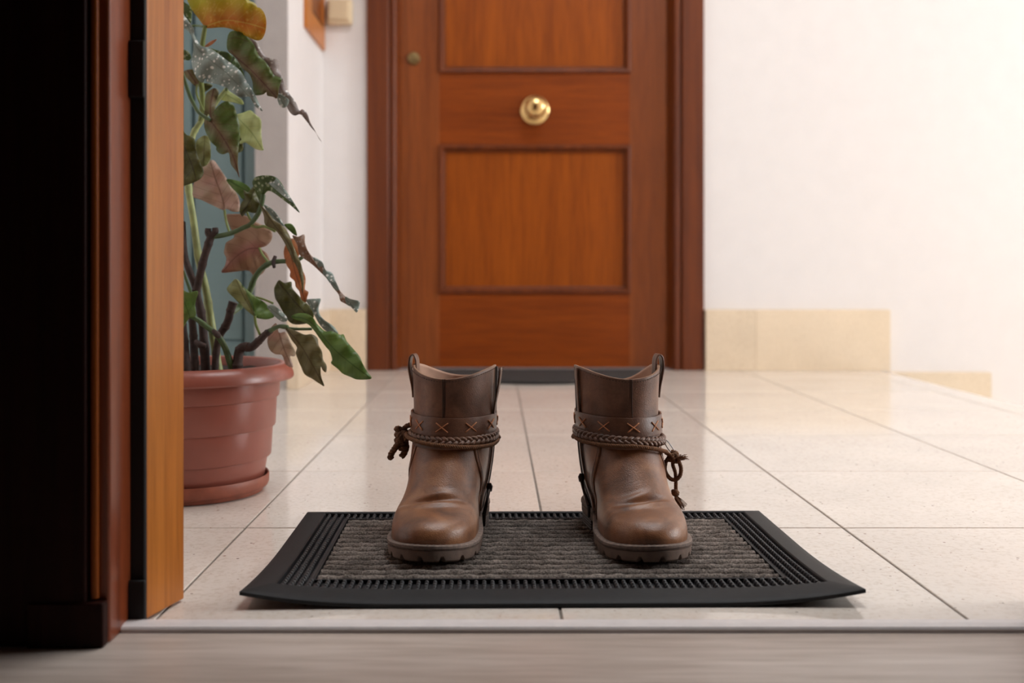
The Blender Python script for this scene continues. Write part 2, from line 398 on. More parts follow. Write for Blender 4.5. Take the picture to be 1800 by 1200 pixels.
near_frame('trim_near_left', 1, -.3335, 'varnished wooden door frame at the left edge, close to the viewer')
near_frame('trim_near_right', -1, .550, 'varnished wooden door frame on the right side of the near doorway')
m = MB(); m.box((-.455, .9, 2.1), (.65, 1.0155, 2.13)); structure(m.build('trim_near_head', M['jamb']), 'head of the near wooden door frame', 'door frame')

# ------------------------------------------------------------------ the far door
door = empty('door_1', (.13, 3.475, 0)); structure(door, 'varnished orange-brown panelled door with brass knob across the landing', 'door')
YL = 3.475; sc = YL/F
def dx(px): return (px-CX)*sc
def dz(py): return H-(py-CY)*sc
xl, xr, pl, pr = dx(704), dx(1172), dx(772), dx(1107)
ZT = 2.05
boxo('stile', (xl, YL, .004), (pl, YL+.04, ZT), M['stile'], door, .001)
boxo('stile', (pr, YL, .004), (xr, YL+.04, ZT), M['stile'], door, .001)
zb0, zb1, zm0, zm1 = dz(514), dz(256), dz(127), 1.93
boxo('rail', (pl, YL+.0005, .004), (pr, YL+.04, zb0), M['door_h'], door, .001)
boxo('rail', (pl, YL+.0005, zb1), (pr, YL+.04, zm0), M['door_h'], door, .001)
boxo('rail', (pl, YL+.0005, zm1), (pr, YL+.04, ZT), M['door_h'], door, .001)
for z0, z1 in ((zb0, zb1), (zm0, zm1)):
    boxo('panel', (pl, YL+.012, z0), (pr, YL+.03, z1), M['door_v'], door)
    # moulding: four mitred bars with a rounded profile, each its own piece
    prof = [(-.002, .000), (-.002, -.007), (.003, -.0105), (.009, -.0095), (.014, -.003), (.0165, .003), (.019, .004), (.021, .0125), (0, .0125)]
    cs = [(pl, z0), (pr, z0), (pr, z1), (pl, z1)]; ins = [(1, 1), (-1, 1), (-1, -1), (1, -1)]
    for k in range(4):
        (ax, az), (bx, bz) = cs[k], cs[(k+1) % 4]; (ai, aj), (bi, bj) = ins[k], ins[(k+1) % 4]
        m = MB(); nn = len(prof)
        m.add([(ax+ai*o_, YL+y_, az+aj*o_) for o_, y_ in prof]+[(bx+bi*o_, YL+y_, bz+bj*o_) for o_, y_ in prof],
              [tuple(range(nn)), tuple(range(nn, 2*nn))[::-1]]+[(i, (i+1) % nn, nn+(i+1) % nn, nn+i) for i in range(nn)])
        m.build('moulding', M['casing'], door)
kn = (dx(940), YL, dz(194))
def lathe_y(prof, c, seg=40):
    m = MB(); m.grid([[(c[0]+r*math.cos(2*PI*k/seg), c[1]-y, c[2]+r*math.sin(2*PI*k/seg)) for k in range(seg)] for r, y in prof], True); return m
kb = lathe_y([(0, .0005), (.0505, .0005), (.0515, .004), (.050, .009), (.044, .0135), (.034, .016), (.022, .0175), (.017, .022), (.016, .034), (.018, .044), (.025, .050), (.0325, .058),
              (.0355, .068), (.0345, .078), (.029, .087), (.018, .0925), (.008, .0943), (0, .0945)], kn).build('knob', M['brass'], door, smooth=True)
kb['label'] = 'round polished brass door knob'
lk = (dx(727), YL, dz(103))
l = lathe_y([(0, .0), (.0215, .0005), (.0215, .005), (.018, .009), (.012, .0098), (.0115, .0125), (0, .013)], lk).build('lock', M['brass_old'], door, smooth=True, auto=.7); l['label'] = 'small dull brass lock cylinder'
boxo('keyhole', (lk[0]-.0012, YL-.0135, lk[2]-.007), (lk[0]+.0012, YL-.012, lk[2]+.007), M['black'], l)

fr = empty('trim_far_door', (.13, 3.43, 0)); structure(fr, 'dark wooden frame around the far door', 'door frame')
for nm, poly in (('architrave', [(-.4225, 3.46), (-.4225, 3.418), (-.420, 3.4155), (-.352, 3.4135), (-.349, 3.417), (-.3455, 3.424), (-.342, 3.417), (-.331, 3.415), (-.326, 3.420), (-.3135, 3.474), (-.3135, 3.50), (-.4225, 3.50)]),
                 ('architrave', [(.689, 3.46), (.689, 3.418), (.6865, 3.4155), (.619, 3.4135), (.616, 3.417), (.6125, 3.426), (.609, 3.417), (.5945, 3.415), (.590, 3.420), (.577, 3.474), (.577, 3.50), (.689, 3.50)])):
    m = MB(); m.extrude(poly, 0, ZT+.02); m.build(nm, M['casing'], fr, bevel=.0012)
boxo('architrave', (-.4225, 3.4145, ZT+.012), (.689, 3.50, ZT+.13), M['casing'], fr, .002)

# wooden cupboard on the side wall and the switch beside it
cb = empty('meter_cupboard', (-.572, 3.27, 1.06)); tag(cb, 'orange wooden cupboard on the side wall beside the cream switch', 'cupboard')
Y0, Y1, Zb, Zt = 3.10, 3.435, 1.055, 1.75
for a, b in (((-.574, Y0, Zb), (-.562, Y0+.1, Zt)), ((-.574, Y1-.03, Zb), (-.562, Y1, Zt)), ((-.574, Y0+.1, Zb), (-.562, Y1-.03, Zb+.075)), ((-.574, Y0+.1, Zt-.07), (-.562, Y1-.03, Zt))):
    boxo('frame', a, b, M['jamb'], cb, .002)
boxo('door', (-.574, Y0+.1, Zb+.075), (-.568, Y1-.03, Zt-.07), M['stile'], cb)
boxo('recess_shade', (-.5735, Y0+.094, Zb+.069), (-.5615, Y0+.1, Zt-.07), M['mahog'], cb)  # dark strips laid on the frame edge, painting the shade of the recess
boxo('recess_shade', (-.5735, Y0+.1, Zb+.069), (-.5615, Y1-.03, Zb+.075), M['mahog'], cb)
sw = empty('light_switch', (-.511, YW, 1.18)); tag(sw, 'square cream switch box on the far wall left of the door', 'switch')
boxo('base', (-.554, YW-.030, 1.139), (-.470, YW+.001, 1.222), M['cream'], sw, .008)
boxo('rocker', (-.548, YW-.036, 1.152), (-.480, YW-.028, 1.217), M['cream'], sw, .004)

# teal lift door
lf = empty('door_2', (-.90, 2.95, 0)); structure(lf, 'teal enamelled lift door behind the plant', 'door')
boxo('door_post', (-.707, 2.93, 0), (-.655, 2.99, 2.12), M['teal'], lf, .003)
boxo('door_gap', (-.716, 2.958, 0), (-.707, 2.99, 2.12), M['teal_d'], lf)
boxo('door_panel', (-.8535, 2.945, .13), (-.716, 2.985, 2.1), M['teal'], lf, .004)
boxo('door_panel', (-1.35, 2.945, .13), (-.890, 2.985, 2.1), M['teal'], lf, .004)
boxo('mullion', (-.884, 2.935, .13), (-.859, 2.98, 2.12), M['teal'], lf, .004)
boxo('bottom_rail', (-1.35, 2.94, 0), (-.716, 2.985, .128), M['teal'], lf, .004)
boxo('door_head', (-1.35, 2.93, 2.12), (-.65, 2.99, 2.16), M['teal'], lf, .004)

# mat in front of the far door
m = MB(); cxm, ym, a_, b_ = .128, 3.345, .345, .372; K = 48
out = [(cxm+a_*math.cos(PI+PI*i/K), ym+b_*math.sin(PI+PI*i/K)) for i in range(K+1)]
m.extrude(out, .0005, .011)
fm = m.build('far_doormat', M['farmat'], bevel=.002); tag(fm, 'dark grey half-round mat at the foot of the far door', 'doormat')

# ------------------------------------------------------------------ rubber doormat under the boots
MX, MY, MA = .054, 1.1845, math.radians(.7)
mat_root = empty('doormat', (MX, MY, .0004), MA)
tag(mat_root, 'black rubber doormat with pins and a ribbed grey carpet centre, under the boots', 'doormat')
HX, HY, BW = .300, .1915, .029                 # half size, border width
def curl(x, y):                                # front corners lift off the tiles
    c = max(0, (abs(x)-.14)/.16)**2.4 * max(0, (-y+.02)/.21)**2.0
    return .0125*c
def frame_row(o, z):                           # ring of points inset by o
    pts = []; K = 40
    for (ax, ay), (bx, by) in (((-1, -1), (1, -1)), ((1, -1), (1, 1)), ((1, 1), (-1, 1)), ((-1, 1), (-1, -1))):
        for i in range(K):
            t = i/K; x = lerp(ax, bx, t)*(HX-o); y = lerp(ay, by, t)*(HY-o)
            pts.append((x, y, z+curl(x, y)))
    return pts
m = MB()
m.grid([frame_row(o, z) for o, z in ((.0, .0), (.0, .0034), (.0012, .0044), (.010, .0062), (BW-.004, .0094), (BW-.0015, .0096), (BW, .0086), (BW+.0008, .0018))], True)
m.build('border', M['rubber'], mat_root, local=True, smooth=True, auto=.6)
# base sheet
m = MB(); KX, KY = 60, 24
m.grid([[(lerp(-1, 1, i/KX)*(HX-.001), lerp(-1, 1, j/KY)*(HY-.001), .0022+curl(lerp(-1, 1, i/KX)*HX, lerp(-1, 1, j/KY)*HY)) for i in range(KX+1)] for j in range(KY+1)])
bs = m.build('base_sheet', M['nub'], mat_root, local=True); sm = bs.modifiers.new('t', 'SOLIDIFY'); sm.thickness = .0018
# pins
CXH, CYF, CYB = .2385, 1.058-MY, 1.314-MY      # carpet half width, front and back edge
def pin_mb(x=0, y=0, z=0, m=None):
    m = m or MB(); seg = 7
    m.grid([[(x+r*math.cos(2*PI*k/seg), y+r*1.25*math.sin(2*PI*k/seg), z+h) for k in range(seg)] for r, h in ((.0030, .0016), (.0024, .0062), (.0019, .0082), (.0008, .0088))], True)
    b = len(m.v); m.f.append(tuple(range(b-seg, b))); m.mi.append(0); return m
pins = []; pt = .0083
nx = int((2*(HX-BW)-.006)/pt); ny = int((2*(HY-BW)-.006)/pt)
for i in range(nx+1):
    for j in range(ny+1):
        x = -nx*pt/2+i*pt; y = -ny*pt/2+j*pt
        if abs(x) < CXH+.005 and CYF-.005 < y < CYB+.005: continue
        pins.append((x, y))
pins.sort(key=lambda p: p[1])
pin_me = pin_mb().mesh('pin', M['nub'], smooth=True); rest = MB()
for k, (x, y) in enumerate(pins):
    if k < 300:
        o = link('rubber_pin', pin_me, mat_root, True); o.location = (x, y, curl(x, y))
    else: pin_mb(x, y, curl(x, y), rest)
tag(rest.build('rubber_pins', M['nub'], mat_root, smooth=True, local=True), kind='stuff')
# carpet: bed, rim and ribs with fibres
boxo('carpet_bed', (-CXH, CYF, .002), (CXH, CYB, .0040), M['black'], mat_root, local=True)
m = MB()
for a, b in (((-CXH-.003, CYF-.003), (CXH+.003, CYF)), ((-CXH-.003, CYB), (CXH+.003, CYB+.003)), ((-CXH-.003, CYF), (-CXH, CYB)), ((CXH, CYF), (CXH+.003, CYB))):
    m.box((a[0], a[1], .002), (b[0], b[1], .0088))
m.build('carpet_rim', M['rubber'], mat_root, local=True)
kf = N('carpet_rib'); v = kf.coord(); f1 = kf.noise(v, 45, 4, .6); f2 = kf.noise(v, 500, 3, .7)
c_ = kf.mix(.85, kf.ramp(f1, [(.3, lin((110, 102, 96))), (.7, lin((164, 154, 146)))]), kf.ramp(f2, [(.35, (.25, .24, .24)), (.6, (1.15, 1.12, 1.1))]), 'MULTIPLY')
kf.set(Base_Color=c_, Roughness=.95); kf.b.inputs['Specular IOR Level'].default_value = .1; kf.bump(f2, .8, .002)
NR = 14; rp = (CYB-CYF)/NR; rr = random.Random(3)
for k in range(NR):
    yc = CYF+rp*(k+.5); m = MB(); rows = []; Q = 260
    for i in range(Q+1):
        x = lerp(-CXH+.002, CXH-.002, i/Q); row = []
        wv = noise.noise(Vector((x*40, k*3.1, 0)))*.0010; hv = 1+.22*noise.noise(Vector((x*90, k*5.7, 4)))
        for q in range(6):
            a = PI*q/5; j_ = rr.uniform(-.0004, .0004)
            row.append((x, yc+wv-math.cos(a)*rp*.29+j_, .0038+math.sin(a)*.0060*hv+rr.uniform(-.0004, .0004)))
        rows.append(row)
    m.grid(rows)
    for _ in range(900):                       # fibre ends standing out of the pile
        x = rr.uniform(-CXH+.002, CXH-.002); a = rr.uniform(.15*PI, .85*PI)
        y = yc-math.cos(a)*rp*.29; z = .0038+math.sin(a)*.0060
        p = Vector((x, y, z)); d = Vector((rr.uniform(-1, 1), -math.cos(a)*.8+rr.uniform(-.6, .6), math.sin(a)*.8+rr.uniform(-.2, .6))).normalized()*rr.uniform(.0006, .0018)
        s_ = Vector((rr.uniform(-1, 1), rr.uniform(-1, 1), 0)).normalized()*.00022
        m.add([p-s_, p+s_, p+d], [(0, 1, 2)])
    m.build('carpet_rib', kf.m, mat_root, local=True, recalc=False, smooth=True)
lz0 = .004
ZMAT = .0088                                    # top of the carpet

# ------------------------------------------------------------------ ankle boots
# z: front y, back y, end of the rounded front, start of the rounded back, half widths front/back
TAB = [(.004, .012, .253, .085, .200, .0450, .0340), (.012, .006, .256, .085, .200, .0470, .0350), (.021, .003, .257, .085, .200, .0482, .0360), (.030, .006, .257, .086, .200, .0480, .0370),
       (.038, .014, .257, .090, .198, .0466, .0380), (.0440, .027, .257, .098, .196, .0450, .0390), (.0485, .044, .256, .108, .195, .0437, .0396), (.0525, .060, .256, .118, .194, .0430, .0402),
       (.0585, .073, .255, .130, .193, .0428, .0410), (.069, .086, .254, .146, .192, .0436, .0425), (.086, .1025, .252, .164, .191, .0455, .0450), (.103, .1165, .251, .178, .191, .0468, .0465),
       (.120, .1275, .250, .186, .191, .0476, .0474), (.135, .1325, .250, .190, .191, .0482, .0480), (.165, .1345, .251, .191, .192, .0490, .0490), (.215, .1320, .254, .191, .192, .0502, .0502)]
def tab(z):
    zs = [r[0] for r in TAB]; z = min(max(z, zs[0]), zs[-1]); i = max(j for j in range(len(zs)-1) if zs[j] <= z); h = zs[i+1]-zs[i]; t = (z-zs[i])/h; out = []
    for c in range(1, 7):
        y = lambda j: TAB[j][c]
        dl = (y(i+1)-y(i))/h
        def slope(j):
            if j == 0: return (y(1)-y(0))/(zs[1]-zs[0])
            if j == len(zs)-1: return (y(j)-y(j-1))/(zs[j]-zs[j-1])
            a = (y(j)-y(j-1))/(zs[j]-zs[j-1]); b = (y(j+1)-y(j))/(zs[j+1]-zs[j])
            return 0 if a*b <= 0 else 2*a*b/(a+b)
        m0, m1 = slope(i), slope(i+1)
        out.append((2*t**3-3*t*t+1)*y(i)+(t**3-2*t*t+t)*h*m0+(-2*t**3+3*t*t)*y(i+1)+(t**3-t*t)*h*m1)
    return out
tcache2 = {}
def ring2(z, a):
    key = round(z, 5)
    if key not in tcache2: tcache2[key] = tab(z)
    yf, yb, ym_, yh, wf, wb = tcache2[key]
    a %= 1; t = a*2 if a <= .5 else (1-a)*2; sd = -1 if a <= .5 else 1
    y = yf+(yb-yf)*(1-math.cos(PI*t))/2
    e = lerp(2.35, 2.0, sstep(.05, .1, z))
    if y < ym_: hw = wf*max(0, 1-((ym_-y)/(ym_-yf))**e)**(1/2.05)
    elif y > yh: hw = wb*max(0, 1-((y-yh)/(yb-yh))**2)**.5
    else: hw = lerp(wf, wb, sstep(ym_, yh, y)) if yh-ym_ > .004 else wf
    # waist of the sole
    hw *= 1-.10*math.exp(-((y-.150)/.03)**2)*(1-sstep(.02, .07, z))
    cx = .006*(1-sstep(.03, .10, z))*math.exp(-((y-.02)/.05)**2)       # toe turns a little inward
    return Vector((cx+sd*hw, y))
def ring(z, a, off=0.0):
    p = ring2(z, a)
    if off:
        q = ring2(z, a+.004)-ring2(z, a-.004)
        n = Vector((-q.y, q.x)); n = n.normalized() if n.length > 1e-9 else Vector((0, -1))
        if n.dot(p-Vector((0, lerp(.12, .19, sstep(.03, .1, z))))) < 0: n = -n
        p = p+n*off
    return p
def spring(y): return .0075*max(0, (.075-y)/.075)**1.7
def lz(y): return .0                        # (flat insole)
def top_z(a, low=.1800):
    s2 = math.sin(2*PI*a)**2; fr_ = .5+.5*math.cos(2*PI*a)
    if fr_ < .5: s2 = s2**(2.4 if low < .178 else 1.3)
    return lerp(low, .1860, fr_)+lerp(.1985-low, .0130, fr_)*s2**.9

collar = top_z
def twist_rope(m, path, r, pitch, strands=3, sides=6):
    path = [Vector(p) for p in path]; L = [0]
    for a, b in zip(path, path[1:]): L.append(L[-1]+(b-a).length)
    tot = L[-1]; n = max(8, int(tot/pitch*8)); smp = []; i = 0
    for k in range(n+1):
        s_ = tot*k/n
        while i < len(L)-2 and L[i+1] < s_: i += 1
        smp.append(path[i].lerp(path[i+1], (s_-L[i])/max(1e-9, L[i+1]-L[i])))
    u = None; cols = [[] for _ in range(strands)]
    for k, p in enumerate(smp):
        t = (smp[min(k+1, n)]-smp[max(k-1, 0)]).normalized()
        u = t.orthogonal().normalized() if u is None else (u-t*u.dot(t)).normalized()
        v_ = t.cross(u)
        for s_ in range(strands):
            ph = 2*PI*(tot*k/n/pitch+s_/strands)
            cols[s_].append(p+(u*math.cos(ph)+v_*math.sin(ph))*r*.48)
    for c in cols: m.tube(c, r*.56, sides)

def coil(c, r, hgt, turns, ax='z', ph=0):
    out = []
    for k in range(int(turns*14)+1):
        t = k/(turns*14); a = 2*PI*turns*t+ph
        o = (math.cos(a)*r, math.sin(a)*r, (t-.5)*hgt)
        out.append(Vector(c)+Vector(o if ax == 'z' else (o[2], o[0], o[1])))
    return out

def make_boot(s, Xp, Yp, yaw, label):
    ca, sa = math.cos(yaw), math.sin(yaw)
    def W(x, y, z):
        yy = y-.19; return Vector((Xp+s*(x*ca+yy*sa), Yp+yy*ca-x*sa, z+ZMAT))
    def R(z, a, off=0.0):
        p = ring(z, a, off); return W(p.x, p.y, z+spring(p.y))
    top_z = lambda a: collar(a, .180 if s > 0 else .1735)
    root = empty('ankle_boot', W(0, .15, 0)); tag(root, label, 'boot', 'pair of brown ankle boots')
    K = 112
    # --- vamp: rings spaced evenly along the front profile
    prof = [(tab(lz0+(.120-lz0)*i/400)[0], lz0+(.120-lz0)*i/400) for i in range(401)]
    L = [0]
    for a, b in zip(prof, prof[1:]): L.append(L[-1]+math.hypot(a[0]-b[0], a[1]-b[1]))
    zs = []; i = 0
    for k in range(61):
        t = L[-1]*k/60
        while i < 399 and L[i+1] < t: i += 1
        zs.append(lerp(prof[i][1], prof[i+1][1], (t-L[i])/max(1e-9, L[i+1]-L[i])))
    def crease(p, z):                        # flex folds behind the toe cap
        x, y = p.x*(1 if s > 0 else -1), p.y
        wgt = math.exp(-((y-.069)/.022)**2)*sstep(.034, .046, z)
        yc = .0670+.010*math.sin(x*40+.6)*.6+x*x*9
        d = -.0034*math.exp(-((y-yc)/.0030)**2)*math.exp(-((p.x+.002)/.032)**2)
        d += .0026*math.exp(-((y-yc+.0085)/.0055)**2)*math.exp(-((p.x)/.034)**2)
        d += .0014*math.exp(-((y-yc-.008)/.004)**2)*math.exp(-((p.x-.006)/.02)**2)
        d += -.0010*math.exp(-((y-yc-.013)/.003)**2)*math.exp(-((p.x-.012)/.015)**2)
        return d*wgt*1.45+.0006*noise.noise(Vector((p.x*45, y*45, z*45+s)))
    def vamp_rows(a0=lambda z: 0, off=0, zs=zs, closed=True):
        rows = []
        for z in zs:
            row = []; q0 = a0(z); n = K if closed else 70
            for k in range(n if closed else n+1):
                a = k/K if closed else lerp(q0, 1-q0, k/n)
                p = ring(z, a, off); dd = crease(p, z)
                row.append(W(p.x, p.y-.55*dd, z+spring(p.y)+.83*dd))
            rows.append(row)
        return rows
    m = MB(); m.grid(vamp_rows(), True); up = m.build('vamp', [M['leather'], M['lining']], root, smooth=True)
    sb = up.modifiers.new('smooth', 'SUBSURF'); sb.levels = 1; sb.render_levels = 1
    # --- quarters: overlay from the side seams round the back
    a0 = lambda z: lerp(.255, .118, sstep(.018, .118, z))
    m = MB(); m.grid(vamp_rows(a0, .0011, [lerp(.012, .118, i/34) for i in range(35)], False))
    qt = m.build('quarter', M['leather'], root, smooth=True); so = qt.modifiers.new('t', 'SOLIDIFY'); so.thickness = .0011; so.offset = -1
    m = MB()
    for sd in (0, 1):
        for i in range(46):
            z = lerp(.03, .112, i/45); q = a0(z)+.012; q = q if sd == 0 else 1-q
            q2 = a0(z+.0011)+.012; q2 = q2 if sd == 0 else 1-q2
            m.tube([R(z, q, .0014), R(z+.0011, q2, .0014)], .00035, 5)
    m.build('quarter_stitching', M['thread'], root)
    # --- shaft
    m = MB(); rows = []; z0 = .106
    for i in range(27):
        row = []
        for k in range(K):
            a = k/K; z = lerp(z0, top_z(a), i/26); o_ = .0010+.0012*noise.noise(Vector((math.cos(2*PI*a)*1.4+s, math.sin(2*PI*a)*1.4, z*22)))
            if s < 0: o_ += .004*sstep(.15, .2, z)*math.exp(-((a-.76)/.06)**2)     # zip side stands open a little
            row.append(R(z, a, o_))
        rows.append(row)
    m.grid(rows, True); sh = m.build('shaft', [M['leather_s'], M['lining'], M['edge']], root, smooth=True, recalc=False)
    bm = bmesh.new(); bm.from_mesh(sh.data); bm.normal_update()
    cc = W(0, .19, .15); out = sum((1 if (f.calc_center_median()-cc).dot(f.normal) > 0 else -1) for f in bm.faces)
    if out < 0: bmesh.ops.reverse_faces(bm, faces=bm.faces)
    bm.to_mesh(sh.data); bm.free()
    so = sh.modifiers.new('t', 'SOLIDIFY'); so.thickness = .0026; so.offset = -1; so.material_offset = 1; so.material_offset_rim = 2
    m = MB(); m.tube([R(lerp(.108, top_z(0)+.0002, i/20), .004, .0011) for i in range(21)], .0006, 6); m.tube([R(lerp(.108, top_z(0)+.0002, i/20), -.002, .0004) for i in range(21)], .0006, 6)
    m.build('front_seam', M['thread'], root, smooth=True)
    m = MB(); nd = 92
    for i in range(nd):
        a1 = i/nd; a2 = a1+.0052
        m.tube([R(top_z(a1)-.0030, a1, .0024), R(top_z(a2)-.0030, a2, .0024)], .00042, 5)
    m.build('collar_stitching', M['thread'], root)
    # --- sole, welt and heel
    def sole_pt(a, off, z): p = ring(.024, a, off); return p, W(p.x, p.y, z+spring(p.y))
    KS = 200
    def band(specs, nm, mat, notch=False, smooth=False):
        m = MB(); rows = []
        for off, zf in specs:
            rows.append([])
            for k in range(KS):
                p = ring(.024, k/KS, off); rows[-1].append(W(p.x, p.y, zf(k, p.y)+spring(p.y)))
        m.grid(rows, True); b = len(m.v); m.f.append(tuple(range(KS))); m.mi.append(0); m.f.append(tuple(range(b-KS, b))); m.mi.append(0)
        return m.build(nm, mat, root, smooth=smooth, auto=.5 if smooth else None)
    def lift(y): return .011*sstep(.105, .175, y)
    arch = lambda y: .012*sstep(.11, .13, y)
    isn = lambda k: (k % 10) in (0, 1)
    tr_ = lambda k, y: (.0045 if isn(k) and y < .13 else 0)+arch(y)
    band([(-.010, lambda k, y: tr_(k, y)), (.0015, lambda k, y: tr_(k, y)), (.0036, lambda k, y: tr_(k, y)+.0018), (.0042, lambda k, y: max(.0062, arch(y)+.003)), (.0044, lambda k, y: .0112+lift(y)),
          (.0030, lambda k, y: .0117+lift(y)), (-.004, lambda k, y: .0117+lift(y))], 'sole', M['sole'], smooth=True)
    band([(-.004, lambda k, y: .0113+lift(y)), (.0024, lambda k, y: .0115+lift(y)), (.0032, lambda k, y: .0122+lift(y)), (.0038, lambda k, y: .0134+lift(y)), (.0052, lambda k, y: .0142+lift(y)), (.0050, lambda k, y: .0166+lift(y)),
          (.0036, lambda k, y: .0178+lift(y)+.0004*((k*7) % 3-1)), (-.002, lambda k, y: .0182+lift(y))], 'welt', M['welt'], smooth=True)
    ha = [a for a in [lerp(.30, .70, i/60) for i in range(61)]]
    m = MB(); rows = []
    hz = [0, .0005]+[lerp(.002, .0205, i/18) for i in range(19)]
    for q, z in enumerate(hz):
        o_ = (-.001 if q == 0 else .0035)-(.0011 if (q > 2 and q % 3 == 0) else 0)
        rows.append([W(*ring(.024, a, o_), z) for a in ha])
    m.grid(rows, True); b = len(m.v); n = len(ha); m.f.append(tuple(range(n))); m.mi.append(0); m.f.append(tuple(range(b-n, b))); m.mi.append(0)
    m.build('heel', M['heel'], root)
    # --- strap with cross stitches
    sz = lambda a: .1308-.0010*math.cos(2*PI*a)+.001*math.sin(2*PI*a)*s
    m = MB(); rows = []
    sec = [(.0012, -.0108), (.0034, -.0112), (.0042, -.0102), (.0040, 0), (.0042, .0100), (.0036, .0110), (.0014, .0108)]
    for k in range(K):
        a = k/K; rows.append([R(sz(a)+dz_, a, o_+.0012*math.exp(-((a-.25)/.05)**2)) for o_, dz_ in sec])
    rows.append(rows[0]); m.grid(rows); sp = m.build('strap', M['leather_strap'], root, smooth=True, auto=.9)
    for a in (-.29, -.195, -.098, .004, .100, .19, .28, .40, .5, .6):
        m = MB(); da = .0205
        for sg in (1, -1):
            pth = [R(sz(a)+sg*lerp(-.0052, .0052, i/6), a+lerp(-da, da, i/6)*(1 if s > 0 else -1), .0045+.0012*math.exp(-((a-.25)/.05)**2)+(.0004 if sg > 0 else 0)) for i in range(7)]
            m.tube(pth, .00085, 6)
        m.build('cross_stitch', M['xthread'], sp, smooth=True)
    # --- braided leather cord, three strands plaited
    bz = (lambda a: .1145+.0006*math.sin(2*PI*a)) if s > 0 else (lambda a: .1150-.0050*max(0, math.sin(2*PI*a))+.0022*max(0, -math.sin(2*PI*a)))
    m = MB(); NP = 16; n = NP*18
    for q in range(3):
        pts = []
        for k in range(n):
            a = k/n; ph = 2*PI*(NP*a+q/3)
            pts.append(R(bz(a)+.0031*math.sin(ph), a, .0038+.0017*math.sin(2*ph)))
        m.tube(pts, .0026, 8, closed=True)
    m.build('braided_cord', M['leather_braid'], root, smooth=True)
    return root, R, W

bootL, RL, WL = make_boot(1, -.0500, 1.280, math.radians(10.0), 'brown leather ankle boot on the left, knotted cord hanging by the plant side')
bootR, RR, WR = make_boot(-1, .1515, 1.280, math.radians(8.8), 'brown leather ankle boot on the right, with a looped cord and tassel')

# --- pull tabs
for root, W in ((bootL, WL), (bootR, WR)):
    m = MB(); pth = spline([(-.0508, .158), (-.0520, .170), (-.0548, .184), (-.0565, .196), (-.0550, .2075), (-.0510, .2105), (-.0480, .206), (-.0470, .198), (-.0465, .186)], 5)
    rows = []
    for p in pth: rows.append([W(p[0], y, p[1]) for y in (.182, .185, .190, .195, .198)])
    m.grid(rows); o = m.build('pull_tab', M['leather_strap'], root, smooth=True, recalc=False); so = o.modifiers.new('t', 'SOLIDIFY'); so.thickness = .0018; so.offset = 0
# --- zips on the inner sides
for root, R, W, s in ((bootL, RL, WL, 1), (bootR, RR, WR, -1)):
    def zp(z): return lerp(.715, .765, sstep(.03, .15, z))
    opn = lambda z: (.0085 if s > 0 else .003)*sstep(.135, .2, z)
    for nm, d0, extra in (('zip_tape', -.012, 0), ('zip_tape', .010, 1)):
        m = MB(); rows = []
        for i in range(41):
            z = lerp(.030, .197, i/40); a = zp(z)
            e = opn(z)*extra
            rows.append([R(z, a+d0+q*.016-.008+(.01*extra*sstep(.14, .2, z)), .0022+e) for q in (0, .33, .66, 1)])
        m.grid(rows); o = m.build(nm, M['leather_s'] if extra else M['zip'], root, smooth=True); so = o.modifiers.new('t', 'SOLIDIFY'); so.thickness = .0016
    m = MB()
    for i in range(84):
        z = lerp(.036, .196, i/83); a = zp(z)
        for d, e in ((-.004, 0), (.004, opn(z))):
            p = R(z, a+d, .0032+e); q = R(z, a+d+(.004 if d < 0 else -.004)*.6, .0034+e); m.tube([p, q], .00055, 4)
    m.build('zip_teeth', M['zipm'], root)
    m = MB()
    for i in range(60):                        # stitching on the tape edges
        z = lerp(.05, .195, i/59); a = zp(z)
        for d, e in ((-.017, 0), (.016+.01*sstep(.14, .2, z), opn(z))): m.tube([R(z, a+d, .0034+e), R(z+.0014, a+d, .0034+e)], .0004, 4)
    m.build('zip_stitching', M['thread'], root)
    m = MB(); zq = .036 if s > 0 else .046; p0 = R(zq+.016, .722, .0045); p1 = R(zq+.004, .720, .0060); p2 = R(zq-.012, .718, .0050)
    ox = Vector((.0022*s, -.004, 0)); p0, p1, p2 = p0+ox, p1+ox, p2+ox
    m.tube([p0+Vector((0, 0, .006)), p0+Vector((0, 0, .002)), p0-Vector((0, 0, .004))], [.0022, .0042, .0030], 8); m.tube(spline([p0, p1, p2], 5), [.0024, .0016, .0026], 8)
    m.tube([p2, p2-Vector((0, 0, .014))], [.0022, .0014], 6)
    m.build('zip_pull', M['zipm'], root, smooth=True, auto=.8)
# --- twisted cords, knots and tassels
def px_path(pts, d, k=6): return spline([P(x, y, dd if len(r) else d) for (x, y, *r) in pts for dd in (r or [d])], k)
m = MB()
rz = lambda a: .1055+.0095*sstep(-.24, .20, a)
twist_rope(m, [RL(rz(a), a, .0062+.0030*sstep(-.08, .08, a)) for a in [lerp(-.30, .25, i/50) for i in range(51)]], .0026, .0082)
m.build('cord', M['rope'], bootL, smooth=True)
m = MB(); twist_rope(m, [RL(.1075, lerp(.70, .25, i/40), .0076) for i in range(41)], .0026, .0082); m.build('cord', M['rope_d'], bootL, smooth=True)
kd = 1.275
m = MB(); twist_rope(m, px_path([(738, 768), (733, 754), (723, 747), (713, 750), (710, 759), (716, 768), (727, 768)], kd), .0034, .0098); m.build('cord_loop', M['rope_d'], bootL, smooth=True)
m = MB(); twist_rope(m, coil(P(705, 764, kd), .0052, .018, 2.6, 'z', 1.0), .0039, .011)
twist_rope(m, coil(P(707, 768, kd-.005), .0048, .012, 1.6, 'y', .4), .0036, .011); m.build('knot', M['rope_d'], bootL, smooth=True)
